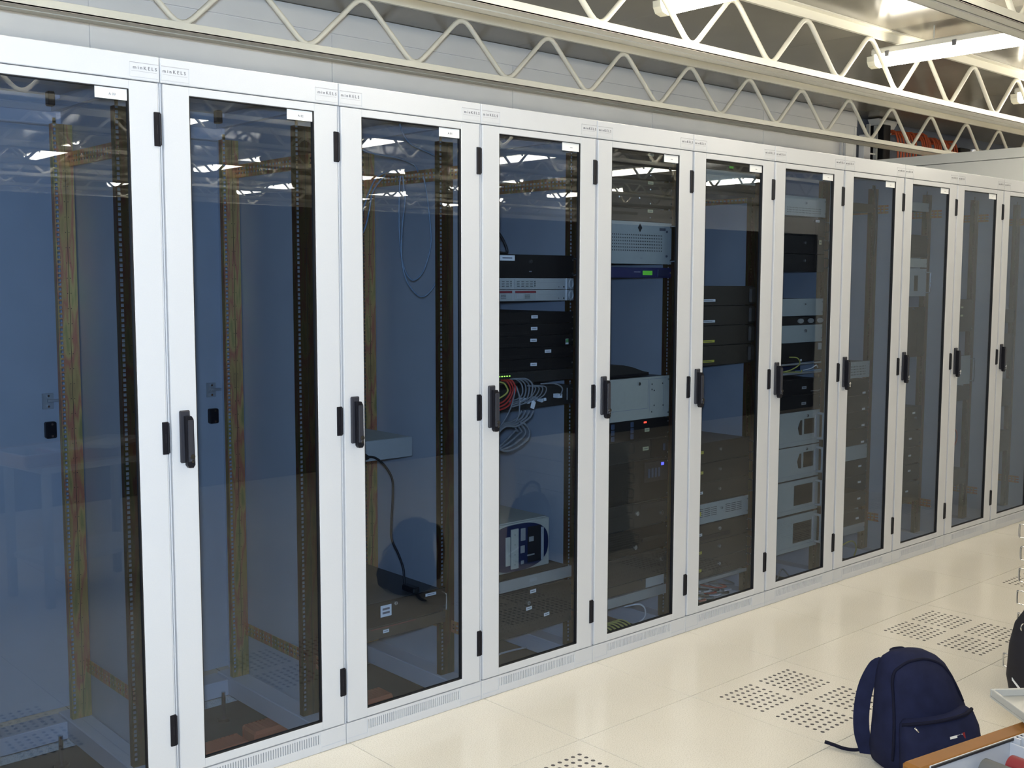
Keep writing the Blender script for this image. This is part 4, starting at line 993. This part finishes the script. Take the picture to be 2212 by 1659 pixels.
bg = thing('shoulder_bag', 'black bag with a pale strip, at the right edge of the picture', 'bag', (3.40, -1.435, 0), rz=math.radians(-25))
loft([(.002, 0, 0, .13, .07), (.03, 0, 0, .17, .095), (.10, 0, 0, .185, .105), (.22, 0, 0, .18, .10), (.30, 0, 0, .165, .085), (.345, 0, 0, .14, .06), (.36, 0, 0, .11, .03)], 'nylon_black', 28, 2.8).obj('body', bg)
MB().tube(smooth_path([(-.15, .0, .34), (-.12, .0, .40), (0, .0, .43), (.12, 0, .40), (.15, 0, .34)], 6), .009, 'nylon_black', 8).obj('strap', bg)
ribbon([(-.186, .01, .10), (-.176, -.05, .055), (-.15, -.083, .03), (-.10, -.10, .022)], .010, .003, 'paper', (0, .2, 1)).obj('reflective_strip', bg)
MB().tube([(-.165 + .012 * math.cos(a), -.012, .30 + .014 * math.sin(a)) for a in [2 * PI * q / 12 for q in range(12)]], .003, 'chrome', 6, closed=True).obj('ring', bg)

# ------------------------------------------------------------------ trolley with a wooden tray of parts
t = thing('trolley_table', 'pale trolley under the wooden tray, just below the picture', 'table', (1.20, -2.36, 0), rz=math.radians(-10))
MB().box(-.24, .40, -.28, .13, .655, .69, 'table_top', .004).obj('tabletop', t)
for x in (-.21, .37):
    for y in (-.25, .10): MB().box(x - .018, x + .018, y - .018, y + .018, .003, .655, 'shelf_steel', .003).obj('leg', t)
MB().box(-.21, .37, -.25, .10, .20, .225, 'table_top', .003).obj('lower_shelf', t)
RZ = math.radians(-10.4)
tr = thing('wooden_tray', 'varnished wooden tray at the lower right corner, holding clear plastic compartments', 'tray', (.906, -2.150, .691), rz=RZ)
TL, TW, TH = .62, .40, .06
MB().box(.001, TL - .001, -TW + .001, -.001, .0, .008, 'wood_raw').obj('tray_bottom', tr)
MB().box(.0, TL, -.040, .0, .008, TH, 'wood_tray', .006).obj('rim', tr); MB().box(.0, TL, -TW, -TW + .02, .008, TH, 'wood_tray', .005).obj('rim', tr)
MB().box(.0, .012, -TW + .02, -.040, .008, TH - .002, 'wood_raw', .002).obj('rim', tr); MB().box(TL - .02, TL, -TW + .02, -.040, .008, TH, 'wood_tray', .005).obj('rim', tr)
og = thing('parts_organizer', 'open white plastic organizer box with compartments inside the wooden tray', 'organizer', (.906, -2.150, .700), rz=RZ)
x0, x1, y0, y1 = .02, .58, -.36, -.0415
MB().box(x0, x1, y0, y1, 0, .004, 'organizer_plastic').obj('base', og)
MB().box(x0, x1, y1 - .004, y1, .004, .054, 'organizer_plastic', .001).obj('wall', og); MB().box(x0, x1, y0, y0 + .004, .004, .05, 'organizer_plastic', .001).obj('wall', og)
MB().box(x0, x0 + .004, y0 + .004, y1 - .004, .004, .05, 'organizer_plastic', .001).obj('wall', og); MB().box(x1 - .004, x1, y0 + .004, y1 - .004, .004, .05, 'organizer_plastic', .001).obj('wall', og)
MB().box(.235, .238, y0 + .004, y1 - .004, .004, .048, 'organizer_plastic', .0008).obj('divider', og); MB().box(.36, .363, y0 + .004, y1 - .004, .004, .048, 'organizer_plastic', .0008).obj('divider', og)
MB().box(x0, x1, y1 - .007, y1 - .004, .0505, .0545, 'gasket').obj('seal', og)
for q in range(3): MB().box(.243 + q * .012, .247 + q * .012, -.060, -.047, .006, .056, 'organizer_plastic').obj('hinge_lug', og)
tag(MB().cyl((.146, -.058, .024), (.158, -.28, .024), .0195, 'roll_grey', n=18).obj('tape_roll', None, (.906, -2.150, .700)), 'dark grey felt roll lying in the organizer', 'roll', 'rolls in the organizer').rotation_euler.z = RZ
tag(MB().cyl((.198, -.074, .024), (.208, -.28, .024), .0195, 'roll_red', n=18).obj('tape_roll', None, (.906, -2.150, .700)), 'red roll lying in the organizer', 'roll', 'rolls in the organizer').rotation_euler.z = RZ
lid = thing('organizer_lid', 'clear plastic box lid at the right edge above the wooden tray', 'lid', (1.288, -2.128, .7575), rz=math.radians(-38))
MB().box(.0, .34, -.22, .0, .0, .004, 'lid_plastic').obj('sheet', lid); MB().box(.05, .075, -.05, -.035, .0041, .006, 'ink_light').obj('sticker', lid)
for a in ((.0, .34, -.006, .0), (.0, .34, -.22, -.214), (.0, .006, -.214, -.006), (.334, .34, -.214, -.006)): MB().box(*a, .004, .018, 'lid_plastic', .001).obj('lip', lid)
